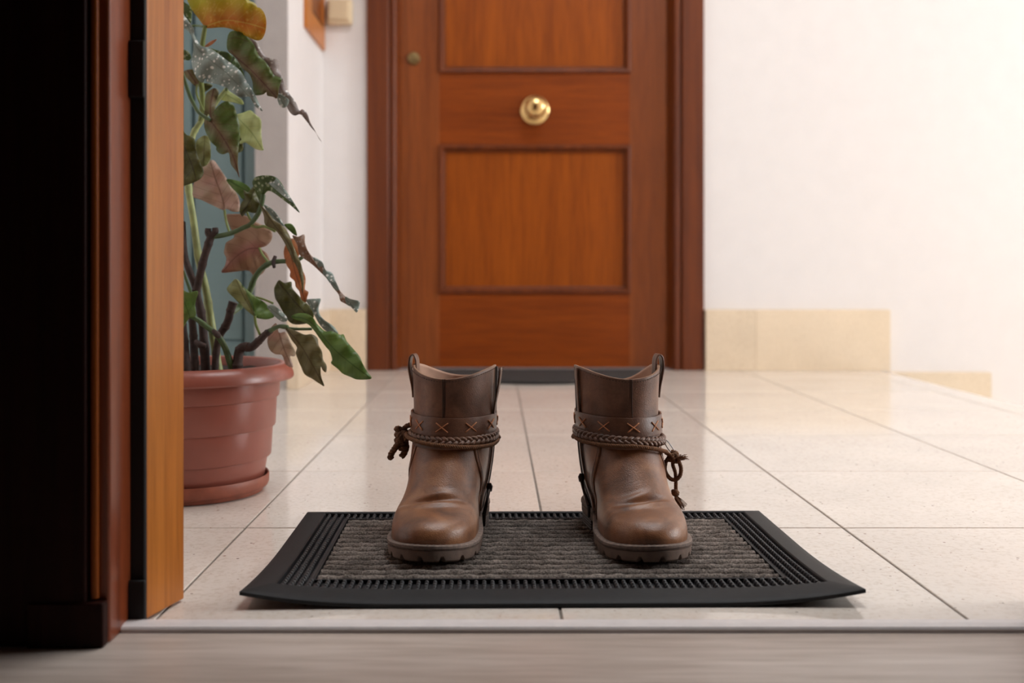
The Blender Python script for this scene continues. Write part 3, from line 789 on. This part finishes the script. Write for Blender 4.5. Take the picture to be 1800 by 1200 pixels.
m = MB(); twist_rope(m, px_path([(705, 762), (700, 778), (692, 791), (686, 801), (688, 806)], kd-.006), .0040, .0115); m.build('cord_end', M['rope_d'], bootL, smooth=True)
m = MB(); twist_rope(m, px_path([(709, 770), (714, 783), (711, 795), (706, 802)], kd), .0042, .0115); m.build('cord_end', M['rope_d'], bootL, smooth=True)
m = MB(); twist_rope(m, coil(P(709, 784, kd-.003), .0036, .008, 1.5, 'z', 2), .0030, .0095); m.build('knot', M['rope_d'], bootL, smooth=True)

m = MB(); rz2 = lambda a: lerp(.1100, .0935, sstep(-.02, .25, a))
twist_rope(m, [RR(rz2(a), a, .0062) for a in [lerp(-.30, .21, i/50) for i in range(51)]]+px_path([(1172, 796), (1180, 801), (1186, 806)], 1.245, 4), .0026, .0082)
m.build('cord', M['rope'], bootR, smooth=True)
m = MB(); twist_rope(m, [RR(.108, lerp(.70, .26, i/40), .0070) for i in range(41)], .0026, .0082); m.build('cord', M['rope_d'], bootR, smooth=True)
kd = 1.250
m = MB(); twist_rope(m, coil(P(1183, 803, kd), .0044, .011, 2.3, 'z', 0), .0030, .0090)
twist_rope(m, coil(P(1186, 806, kd-.003), .0038, .009, 1.5, 'y', 1), .0028, .0090); m.build('knot', M['rope'], bootR, smooth=True)
m = MB(); twist_rope(m, px_path([(1176, 803), (1170, 813), (1169, 827), (1177, 840), (1187, 843), (1195, 836), (1197, 823), (1193, 811), (1187, 804)], kd-.002, 7), .0026, .0078); m.build('cord_loop', M['rope'], bootR, smooth=True)
m = MB(); twist_rope(m, px_path([(1182, 806), (1183, 818), (1187, 830), (1188, 845), (1188, 866)], kd+.003, 7), .0024, .0074); m.build('cord_end', M['rope'], bootR, smooth=True)
m = MB(); m.ball(P(1187, 866, kd), .0048, 14, 9, (1, 1, .95)); twist_rope(m, coil(P(1187, 866, kd), .0030, .005, 1.6, 'z', 0), .0022, .007); m.build('knot', M['rope'], bootR, smooth=True)
def tassel(c0, c1, spread, n, d, parent, seed):
    q = random.Random(seed); m = MB()
    for _ in range(n):
        a = P(c0[0]+q.uniform(-2, 2), c0[1]+q.uniform(-2, 2), d+q.uniform(-.002, .002))
        b = P(c1[0]+q.gauss(0, spread), c1[1]+q.uniform(-9, 2), d+q.gauss(0, .005))
        mid = (a+b)/2+Vector((q.gauss(0, .0009), q.gauss(0, .0009), q.gauss(0, .0006))); m.tube(spline([a, mid, b], 4), .00042, 4)
    m.build('tassel', M['rope'], parent, smooth=True)
tassel((1188, 870), (1197, 895), 4.2, 70, kd, bootR, 5)
tassel((1186, 806), (1202, 806), 3.0, 36, kd-.006, bootR, 8)
m = MB(); m.tube(px_path([(1167, 771), (1174, 776), (1182, 787), (1187, 797), (1182, 797), (1174, 788), (1168, 777), (1167, 771)], 1.262, 5), .0007, 6); m.build('metal_ring', M['steel'], bootR, smooth=True)

# ------------------------------------------------------------------ potted begonia
PC = Vector((-.447, 1.525, 0))
sau = MB(); sau.lathe([(0, .0015), (.094, .0015), (.100, 0), (.104, .001), (.106, .006), (.1105, .008), (.1125, .012), (.1130, .0235), (.1118, .0255), (.1098, .0240), (.1085, .012), (.104, .009), (0, .008)], PC, 72)
so_ = sau.build('plant_saucer', M['saucer'], smooth=True, auto=.7); tag(so_, 'stained terracotta coloured saucer under the plant pot', 'saucer')
plant = empty('potted_begonia', (PC.x, PC.y, .009)); tag(plant, 'spotted-leaf begonia in a terracotta coloured plastic pot beside the doorway', 'plant')
pr_ = [(0, .0095), (.098, .0095), (.1015, .012), (.1030, .0205), (.1050, .0212), (.1060, .0225), (.1105, .0515), (.1148, .0522), (.1158, .0535), (.1182, .0952), (.1212, .0960), (.1222, .0975), (.1240, .1385), (.1268, .1393), (.1278, .141),
       (.1290, .168), (.142, .167), (.1475, .1655), (.1490, .168), (.1485, .173), (.1455, .180), (.1400, .186), (.1340, .1885), (.1290, .1875), (.1265, .183), (.1250, .170), (.121, .140), (.1, .135), (0, .134)]
m = MB(); m.lathe(pr_, PC, 96); m.build('pot', M['pot'], plant, smooth=True, auto=.62)
m = MB(); rows = []
for i in range(15):
    r_ = .1258*i/14; rows.append([(PC.x+r_*math.cos(2*PI*k/48), PC.y+r_*math.sin(2*PI*k/48), 0.1735+.004*noise.noise(Vector((r_*60*math.cos(2*PI*k/48), r_*60*math.sin(2*PI*k/48), 1)))) for k in range(48)])
m.grid(rows, True); m.build('soil', M['soil'], plant, smooth=True)
SOIL = 1.5
def stem(name, pts, rad, mat, d=1.5, node=None, k=7):
    """pts: (px, py[, depth]); rad in px"""
    w_ = [P(p[0], p[1], p[2] if len(p) > 2 else d) for p in pts]
    path = spline(w_, k); rl = [r*d/F for r in (rad if isinstance(rad, (list, tuple)) else [rad, rad])]
    n = len(path); m = MB()
    def rf(t):
        x = t*(len(rl)-1); i = min(int(x), len(rl)-2); r = lerp(rl[i], rl[i+1], x-i)
        if node: r *= 1+.16*math.exp(-(((t*node) % 1-.5)/.07)**2)
        return r*(1+.05*noise.noise(Vector((t*9, pts[0][0], 0))))
    dense = spline(path, 2) if node else path
    m.tube(dense, rf, 10); return m.build(name, mat, plant, smooth=True)
D = 1.5
stem('cane', [(399, 156, 1.52), (374, 187, 1.52), (351, 217, 1.52), (337, 246, 1.52), (331, 320, 1.51), (340, 388, 1.50), (350, 458, 1.50), (361, 505, 1.50), (370, 560, 1.50), (378, 612, 1.50), (386, 656, 1.50)], [4, 5, 6, 6.5, 7, 7], M['cane_pale'], node=6)
stem('cane', [(372, 412, 1.47), (364, 436, 1.47), (357, 460, 1.475), (347, 504, 1.48), (346, 516, 1.48), (354, 552, 1.48), (358, 592, 1.48), (362, 656, 1.48)], [7, 6.5, 7, 7, 8.5], M['cane_br'], node=5)
for q in ((366, 405), (378, 404)): stem('cane_stub', [(371, 417, 1.47), (q[0], q[1]+4, 1.47), (q[0], q[1]-4, 1.47)], [6, 6, 5], M['cane_br'])
stem('cane', [(321, 390, 1.5), (325, 450, 1.49), (341, 498, 1.485), (347, 516, 1.485)], [5, 6, 6], M['cane_br'])
stem('stem', [(372, 416, 1.47), (388, 414, 1.47), (408, 409, 1.465), (428, 400, 1.46), (440, 394, 1.46), (453, 377, 1.455), (460, 358, 1.45), (463, 342, 1.45)], [4.5, 4.2, 4, 4], M['cane_gr'])
stem('leaf_stalk', [(440, 396, 1.46), (452, 399, 1.455), (466, 398, 1.45), (484, 406, 1.445)], [2.2, 2.6], M['stalk'])
stem('leaf_stalk', [(394, 364, 1.49), (397, 386, 1.48), (403, 408, 1.468)], 2.2, M['stalk'])
stem('leaf_stalk', [(446, 392, 1.46), (438, 382, 1.462), (434, 372, 1.465)], 2, M['stalk'])
stem('stem', [(404, 552, 1.48), (420, 540, 1.495), (434, 523, 1.50), (441, 506, 1.50), (448, 488, 1.495), (460, 472, 1.49), (476, 462, 1.48), (496, 459, 1.475), (516, 460, 1.47), (532, 452, 1.46)], [5, 5.5, 5, 4.2, 3], M['cane_gr'], node=4)
stem('leaf_stalk', [(456, 436, 1.50), (462, 448, 1.49), (473, 462, 1.48)], 2.2, M['stalk'])
stem('stub', [(484, 450, 1.478), (481, 460, 1.475), (482, 470, 1.47)], [3, 4, 2.5], M['cane_br'])
stem('cane', [(410, 531, 1.46), (405, 546, 1.46), (402, 560, 1.46), (396, 574, 1.465), (386, 590, 1.47), (380, 620, 1.475), (378, 656, 1.475)], [8, 6.5, 7, 6.5, 6, 6], M['cane_br'], node=3)
stem('stem', [(334, 555, 1.43), (346, 561, 1.43), (362, 573, 1.432), (381, 588, 1.435), (391, 602, 1.44), (399, 620, 1.445), (410, 656, 1.45)], [3.5, 4.5, 5, 5, 6], M['cane_gr'])
stem('stub', [(374, 580, 1.425), (382, 588, 1.424), (387, 593, 1.425)], [3, 5.5, 3], M['cane_br'])
stem('cane', [(416, 656, 1.45), (418, 634, 1.45), (421, 616, 1.45), (430, 609, 1.448), (442, 610, 1.445), (456, 598, 1.44), (467, 587, 1.435), (476, 581, 1.43)], [9, 8, 8, 7, 6, 5], M['cane_br'], node=5)
stem('stem', [(474, 582, 1.43), (484, 576, 1.427), (494, 573, 1.425), (506, 574, 1.42)], [4.2, 3.4, 2.8], M['cane_gr'])
stem('leaf_stalk', [(494, 575, 1.43), (520, 578, 1.425), (548, 578, 1.42)], [2.4, 2.4], M['cane_gr'])
stem('leaf_stalk', [(448, 555, 1.44), (450, 570, 1.44), (457, 588, 1.438)], 2.3, M['stalk'])
stem('leaf_stalk', [(450, 522, 1.45), (464, 526, 1.45), (480, 533, 1.445)], 1.8, M['stalk'])
stem('cane', [(337, 556, 1.50), (340, 590, 1.50), (343, 656, 1.50)], [6, 7, 7.5], M['cane_br'], node=3)
stem('cane', [(320, 560, 1.47), (324, 600, 1.47), (328, 660, 1.46)], [6, 7, 8], M['cane_br'], node=3)
stem('stub', [(344, 600, 1.47), (352, 606, 1.465), (362, 608, 1.465)], [4, 6, 4], M['cane_br'])
stem('stem', [(322, 476, 1.47), (329, 496, 1.47), (336, 516, 1.475)], [2.5, 3], M['cane_gr'])
stem('leaf_stalk', [(321, 128, 1.46), (327, 150, 1.46), (337, 176, 1.46), (350, 198, 1.458), (371, 212, 1.455)], [3.2, 3.4, 3], M['cane_gr'])
stem('leaf_stalk', [(347, 148, 1.50), (346, 166, 1.50), (359, 197, 1.50)], 1.8, M['stalk'])
stem('leaf_stalk', [(361, 45, 1.47), (358, 62, 1.475), (355, 86, 1.48), (352, 130, 1.50), (356, 178, 1.515), (352, 216, 1.52)], [3.5, 4.5, 5, 4.5], M['stalk'])
stem('leaf_stalk', [(412, 100, 1.46), (400, 128, 1.48), (398, 158, 1.515)], 2.4, M['cane_gr'])
stem('leaf_stalk', [(337, 46, 1.50), (346, 45, 1.50), (358, 47, 1.48)], 2.2, M['cane_gr'])

def leaf_mat(name, a, b, vein, spots=0.0, spotc=(225, 225, 215), trans=.35, tcol=None, rough=.38, edge=None, er=2.4):
    k = N(name); uv = k.n('ShaderNodeTexCoord').outputs['UV']; ob = k.coord()
    f = k.noise(ob, 32, 4, .55)
    col = k.ramp(f, [(.3, lin(a)), (.7, lin(b))])
    sx = k.n('ShaderNodeSeparateXYZ', {0: uv}); av = k.math('ABSOLUTE', sx.outputs[1])
    if edge: col = k.mix(k.n('ShaderNodeMapRange', {'Value': k.math('ADD', av, k.math('MULTIPLY', f, 1.2)), 'From Min': .7, 'From Max': er}).outputs[0], col, lin(edge))
    ph = k.math('FRACT', k.math('MULTIPLY', k.math('SUBTRACT', sx.outputs[0], k.math('MULTIPLY', av, .75)), .62))
    side = k.math('LESS_THAN', k.math('ABSOLUTE', k.math('SUBTRACT', ph, .5)), .035)
    mid = k.math('LESS_THAN', av, .10)
    vm = k.math('MULTIPLY', k.math('MAXIMUM', k.math('MULTIPLY', side, .6), mid), .75)
    col = k.mix(vm, col, lin(vein))
    if spots:
        vo = k.n('ShaderNodeTexVoronoi', {'Vector': ob, 'Scale': 165.0})
        sz_ = k.math('ADD', k.math('MULTIPLY', k.n('ShaderNodeSeparateColor', {0: vo.outputs['Color']}).outputs[0], .30), .17)
        ms = k.n('ShaderNodeClamp', {0: k.math('MULTIPLY', k.math('SUBTRACT', sz_, vo.outputs['Distance']), 9)}).outputs[0]
        col = k.mix(k.math('MULTIPLY', ms, spots), col, lin(spotc))
    k.set(Base_Color=col, Roughness=rough)
    k.bump(k.math('ADD', k.math('MULTIPLY', vm, -1.0), k.noise(ob, 140, 3)), .35, .0012)
    t = k.n('ShaderNodeBsdfTranslucent', {'Color': col}) if tcol is None else k.n('ShaderNodeBsdfTranslucent', {'Color': (*lin(tcol), 1)})
    mx = k.n('ShaderNodeMixShader', {0: trans, 1: k.b.outputs[0], 2: t.outputs[0]}); k.t.links.new(mx.outputs[0], k.out.inputs[0])
    return k.m
LM = {
 'amber': leaf_mat('amber_green_leaf', (196, 116, 40), (200, 138, 44), (206, 190, 90), .35, (222, 200, 110), .55, edge=(190, 184, 50), er=5.0),  # amber leaf, base brightened for light shining through from behind
 'silver': leaf_mat('silver_spotted_leaf', (126, 142, 134), (152, 166, 156), (112, 128, 116), .95, (240, 242, 236), .12),
 'spotgreen': leaf_mat('dark_spotted_leaf', (66, 88, 36), (92, 112, 52), (58, 76, 32), .8, (176, 186, 150), .3),
 'under': leaf_mat('olive_red_underside', (132, 108, 80), (140, 124, 90), (104, 66, 48), .15, (170, 164, 118), .4, edge=(104, 122, 60)),
 'green': leaf_mat('fresh_green_leaf', (98, 130, 58), (124, 150, 78), (80, 110, 48), 0, trans=.4),
 'dark': leaf_mat('dark_olive_leaf', (84, 82, 38), (104, 106, 52), (66, 58, 32), .15, (140, 140, 96), .35),
 'pale': leaf_mat('pale_green_leaf', (196, 206, 152), (216, 222, 176), (170, 184, 128), 0, trans=.5),
 'olive': leaf_mat('olive_leaf', (146, 150, 94), (168, 170, 118), (120, 118, 76), 0, trans=.45),
 'pink': leaf_mat('pink_grey_underside', (206, 172, 160), (192, 178, 152), (150, 120, 104), 0, trans=.45),
 'rose': leaf_mat('rose_underside', (190, 138, 130), (176, 132, 118), (140, 98, 86), 0, trans=.4, edge=(182, 150, 126)),
 'brown': leaf_mat('brown_underside', (172, 134, 110), (152, 118, 94), (128, 96, 76), .5, (214, 212, 206), .35),
 'silverpink': leaf_mat('pinkish_silver_leaf', (168, 150, 146), (150, 140, 132), (130, 112, 104), .85, (236, 232, 228), .2),
 'tan': leaf_mat('dry_orange_leaf', (212, 148, 98), (190, 128, 80), (156, 102, 66), 0, trans=.5),
 'khaki': leaf_mat('khaki_underside', (142, 130, 92), (126, 120, 78), (98, 86, 56), 0, trans=.45),
}
def leaf(mat, pts, rib, d0, d1, fold=.10, wave=.004, part='leaf', sub=4):
    """outline and midrib in picture px; d0/d1 depth at the base and the tip of the rib; fold lifts or drops the sides"""
    o2 = spline([(x, y, 0) for x, y in pts], sub, True); out = [(p.x, p.y) for p in o2]; n = len(out)
    rb = [(q.x, q.y) for q in spline([(x, y, 0) for x, y in rib], 6)]
    cum = [0]
    for a, b in zip(rb, rb[1:]): cum.append(cum[-1]+math.hypot(b[0]-a[0], b[1]-a[1]))
    def near(p):
        best = None
        for i, (a, b) in enumerate(zip(rb, rb[1:])):
            ex, ey = b[0]-a[0], b[1]-a[1]; L2 = ex*ex+ey*ey or 1e-9
            t = min(1, max(0, ((p[0]-a[0])*ex+(p[1]-a[1])*ey)/L2)); qx, qy = a[0]+ex*t, a[1]+ey*t
            dd = math.hypot(p[0]-qx, p[1]-qy); sg = 1 if ex*(p[1]-a[1])-ey*(p[0]-a[0]) > 0 else -1
            if best is None or dd < best[0]: best = (dd, sg, cum[i]+math.sqrt(L2)*t)
        return best
    xs = [p[0] for p in out]; ys = [p[1] for p in out]; step = max(2.2, math.sqrt((max(xs)-min(xs))*(max(ys)-min(ys)))/16)
    inner = []
    y = min(ys)+step*.6; r = 0
    def inside(p):
        c = False; j = n-1
        for i in range(n):
            if (out[i][1] > p[1]) != (out[j][1] > p[1]) and p[0] < (out[j][0]-out[i][0])*(p[1]-out[i][1])/(out[j][1]-out[i][1])+out[i][0]: c = not c
            j = i
        return c
    while y < max(ys):
        x = min(xs)+step*(.5 if r % 2 else 1)
        while x < max(xs):
            if inside((x, y)) and min((x-q[0])**2+(y-q[1])**2 for q in out) > (step*.55)**2: inner.append((x, y))
            x += step
        y += step*.87; r += 1
    V = [Vector(p) for p in out+inner]
    co, ed, fa_, *_ = delaunay_2d_cdt(V, [], [list(range(n))], 1, 1e-5)
    seed = pts[0][0]*.37; vs = []; uvs = []
    for c in co:
        dd, sg, al = near((c.x, c.y)); t = al/cum[-1]; e = dd*D/F
        dep = lerp(d0, d1, t)+fold*e*(1 if sg > 0 else .8)+wave*math.sin(al*.16+seed+sg*.9)*min(1, dd/12)+wave*.6*noise.noise(Vector((c.x*.06, c.y*.06, seed)))
        vs.append(P(c.x, c.y, dep)); uvs.append((al/10, sg*dd/10))
    me = bpy.data.meshes.new('leaf'); me.from_pydata([tuple(v) for v in vs], [], [tuple(f) for f in fa_]); me.materials.append(LM[mat])
    ul = me.uv_layers.new(name='rib')
    for lp in me.loops: ul.data[lp.index].uv = uvs[lp.vertex_index]
    for p in me.polygons: p.use_smooth = True
    o = link(part, me, plant); so = o.modifiers.new('t', 'SOLIDIFY'); so.thickness = .0007; so.offset = 0
    return o

leaf('amber', [(328,-2),(338,18),(350,34),(360,47),(368,49.6),(390,48),(406,51),(422,58),(438,66),(452,71),(461,68),(467,54),(468,36),(464,22),(457,14),(453,13),(448,6),(438,1),(425,-8),(400,-22),(370,-30),(340,-22),(325,-10)], [(361,47),(395,36),(430,40),(466,50)], 1.47, 1.44, .35)
leaf('spotgreen', [(318,4),(328,6),(337,14),(337,28),(335,41),(328,34),(318,25)], [(318,14),(334,38)], 1.52, 1.52)
leaf('silver', [(318,24),(326,30),(340,50),(342,62),(353,80),(370,85),(396,104),(422,124),(434,144),(448,166),(457,186),(461,195),(448,186),(438,170),(422,171),(406,160),(396,153),(378,147),(364,144),(361,138),(357,145),(348,140),(340,124),(337,108),(340,84),(338,66),(330,54),(318,44)], [(330,44),(348,86),(400,130),(461,195)], 1.46, 1.42, .35, .007)
leaf('spotgreen', [(356,82),(368,84),(384,89),(400,92),(414,104),(424,118),(430,138),(422,140),(410,128),(392,112),(370,96)], [(358,84),(396,102),(430,138)], 1.49, 1.47)
leaf('under', [(400,88),(399,74),(402,60),(410,54),(422,56),(434,64),(446,78),(454,96),(466,108),(476,122),(482,132),(495,138),(492,148),(487,172),(480,170),(470,168),(468,162),(462,166),(448,167),(445,158),(444,144),(438,130),(426,120),(416,104),(408,96)], [(413,99),(440,122),(465,148),(486,171)], 1.45, 1.425, .25)
leaf('silverpink', [(436,64),(450,74),(458,86),(468,100),(486,104),(490,112),(494,130),(502,152),(509,165),(520,180),(526,194),(532,192),(540,200),(546,216),(553,228),(558,238),(566,250),(561,244),(555,233),(547,224),(538,212),(528,201),(518,203),(510,198),(504,186),(496,174),(484,160),(476,140),(466,118),(452,94)], [(438,68),(470,110),(505,175),(535,204),(565,249)], 1.50, 1.47, .2)
leaf('silver', [(488,164),(498,168),(508,176),(503,188),(494,188),(488,176)], [(489,166),(500,186)], 1.44, 1.44)
leaf('under', [(362,166),(376,155),(384,160),(383,170),(380,180),(378,194),(372,210),(366,200),(362,214),(359,206),(360,190)], [(371,210),(370,185),(376,157)], 1.47, 1.49, .2)
leaf('under', [(371,212),(376,196),(386,184),(398,178),(408,182),(414,192),(419,210),(421,220),(422,240),(419,264),(418,290),(421,312),(416,302),(406,288),(402,268),(392,271),(382,266),(380,258),(370,248),(362,232),(359,220),(360,208),(364,206)], [(370,212),(392,242),(410,275),(421,311)], 1.455, 1.43, .3)
leaf('pale', [(414,204),(428,198),(440,194),(448,200),(459,211),(459,232),(461,252),(463,264),(450,262),(440,256),(430,250),(421,252),(419,225)], [(416,206),(440,230),(462,263)], 1.50, 1.47)
leaf('pale', [(392,166),(398,158),(412,166),(426,176),(427,184),(410,180),(390,176)], [(394,164),(426,183)], 1.52, 1.52)
leaf('dark', [(418,236),(426,250),(428,262),(420,268),(402,268),(392,271),(384,268),(380,260),(392,254),(404,248)], [(424,254),(384,266)], 1.49, 1.49)
leaf('dark', [(318,235),(328,237),(342,244),(344,260),(350,282),(358,300),(354,312),(342,320),(322,327),(316,327)], [(318,244),(336,286),(345,316)], 1.44, 1.43, .2)
leaf('olive', [(344,252),(352,242),(361,238),(368,242),(370,254),(370,280),(362,291),(353,292),(348,280)], [(360,239),(358,290)], 1.47, 1.46)
leaf('pink', [(340,324),(346,308),(353,296),(368,283),(376,282),(384,292),(396,310),(408,328),(420,348),(421,370),(410,372),(398,367),(392,369),(376,362),(356,352),(340,346),(339,334)], [(395,366),(390,345),(378,312),(370,284)], 1.485, 1.49, .25)
leaf('spotgreen', [(444,320),(450,311),(466,308),(482,310),(492,318),(502,334),(514,352),(527,374),(510,360),(494,348),(478,337),(470,336),(464,344),(459,360),(454,348),(448,334)], [(462,344),(468,322),(490,328),(526,373)], 1.45, 1.41, .4)
leaf('silver', [(462,312),(474,309),(486,314),(494,324),(504,338),(515,356),(500,346),(486,334),(474,324)], [(466,314),(490,328),(514,354)], 1.446, 1.409, .1)
leaf('green', [(398,315),(418,318),(432,324),(440,332),(438,340),(428,350),(418,340),(408,330)], [(438,338),(400,316)], 1.47, 1.48, .2)
leaf('dark', [(428,334),(436,338),(446,328),(454,340),(460,360),(458,372),(446,374),(434,372),(426,380),(421,370),(424,358),(430,348)], [(448,330),(440,352),(424,376)], 1.46, 1.45, .5, .008)
leaf('khaki', [(448,346),(458,360),(470,372),(482,386),(498,398),(508,412),(516,432),(527,458),(531,470),(534,490),(532,516),(529,494),(522,470),(511,450),(502,430),(486,406),(470,398),(465,392),(464,380),(458,364)], [(450,350),(480,392),(512,438),(532,514)], 1.44, 1.42, .3)
leaf('silver', [(464,360),(478,367),(488,378),(496,390),(500,398),(488,390),(474,378)], [(466,362),(499,397)], 1.455, 1.45)
leaf('green', [(500,396),(506,393),(513,394),(519,402),(522,414),(514,410)], [(501,396),(521,413)], 1.455, 1.45)
leaf('rose', [(398,378),(410,376),(422,376),(434,380),(450,390),(468,398),(478,408),(477,422),(468,432),(458,436),(470,446),(474,456),(472,462),(462,480),(448,486),(438,476),(422,476),(390,479),(396,466),(398,454),(394,444),(395,436),(398,426),(412,416),(404,398)], [(458,436),(436,438),(414,452),(391,478)], 1.50, 1.52, .2)
leaf('brown', [(514,414),(524,416),(535,412),(536,426),(542,442),(552,453),(566,460),(572,474),(584,480),(590,494),(596,508),(606,520),(616,525),(631,529),(632,536),(627,549),(618,540),(606,533),(598,528),(595,517),(586,506),(577,492),(563,478),(548,464),(534,454),(526,446),(522,430)], [(530,416),(545,452),(588,504),(628,543)], 1.455, 1.42, .2)
leaf('silver', [(550,452),(566,460),(572,474),(584,480),(590,494),(596,508),(592,510),(582,500),(572,486),(560,470)], [(552,454),(594,508)], 1.444, 1.428, .1)
leaf('silver', [(607,521),(617,526),(631,529),(632,536),(627,549),(618,540),(609,534)], [(608,526),(627,546)], 1.420, 1.414, .1)
leaf('tan', [(499,440),(503,428),(509,420),(522,420),(529,432),(526,448),(522,458),(529,470),(536,484),(537,496),(536,508),(542,513),(540,522),(538,531),(530,526),(526,512),(520,504),(518,494),(510,486),(510,476),(504,466),(500,452)], [(512,422),(514,460),(536,528)], 1.475, 1.45, .2)
leaf('dark', [(482,508),(486,498),(491,492),(500,497),(512,495),(514,506),(524,518),(536,530),(546,540),(552,554),(545,566),(528,570),(512,568),(502,556),(490,534),(484,524)], [(546,560),(520,532),(490,496)], 1.45, 1.47, .25)
leaf('silver', [(538,527),(556,525),(564,526),(560,540),(562,552),(570,562),(582,570),(590,578),(594,587),(574,582),(562,570),(554,556),(546,540)], [(545,528),(560,556),(593,586)], 1.445, 1.43, .3)
leaf('olive', [(399,509),(406,498),(415,490),(424,498),(430,508),(438,524),(446,542),(448,555),(442,552),(432,544),(422,534),(410,522)], [(447,554),(428,520),(415,491)], 1.441, 1.46, .3)
leaf('green', [(424,500),(434,509),(450,522),(466,532),(476,544),(482,556),(470,561),(458,560),(448,556),(443,540),(434,518)], [(448,555),(442,530),(425,501)], 1.44, 1.455, .5)
leaf('silver', [(470,541),(473,536),(477,535),(484,538),(494,546),(504,557),(504,564),(496,565),(486,558)], [(472,539),(503,563)], 1.425, 1.42, .3)
leaf('pink', [(470,600),(472,588),(476,576),(486,568),(490,584),(502,584),(510,600),(520,620),(516,626),(510,626),(515,642),(512,646),(502,640),(496,624),(484,622),(474,614)], [(488,570),(496,604),(513,644)], 1.455, 1.47, .2)
leaf('khaki', [(496,570),(508,576),(522,582),(536,588),(548,587),(558,594),(560,606),(566,618),(568,632),(574,642),(573,654),(567,650),(564,644),(564,660),(570,678),(560,673),(550,666),(536,658),(530,646),(524,632),(520,620),(522,610),(512,596),(504,582)], [(498,572),(528,606),(552,646),(569,677)], 1.425, 1.40, .25)
leaf('green', [(512,556),(522,551),(538,551),(550,558),(558,570),(572,582),(584,582),(598,588),(604,588),(610,600),(622,614),(632,626),(638,640),(646,654),(653,665),(630,667),(616,662),(602,656),(594,648),(582,638),(584,632),(580,618),(572,608),(560,592),(550,578),(542,570),(528,564),(518,561)], [(516,557),(546,566),(590,616),(652,665)], 1.42, 1.37, .35)
leaf('green', [(316,514),(332,514),(348,512),(343,534),(344,555),(332,560),(322,576),(316,578)], [(334,556),(324,530)], 1.42, 1.42)
leaf('spotgreen', [(318,88),(330,90),(336,100),(332,106),(318,102)], [(318,94),(335,102)], 1.50, 1.50)
leaf('under', [(322,128),(332,122),(342,124),(349,140),(347,153),(334,143)], [(330,124),(347,150)], 1.50, 1.50)
leaf('tan', [(359,83),(366,76),(374,71),(381,69),(376,75),(368,81)], [(359,83),(380,69)], 1.47, 1.46, part='leaf_sheath')
leaf('dark', [(352,150),(362,146),(374,150),(366,158),(356,163),(350,158)], [(352,152),(372,152)], 1.53, 1.53)
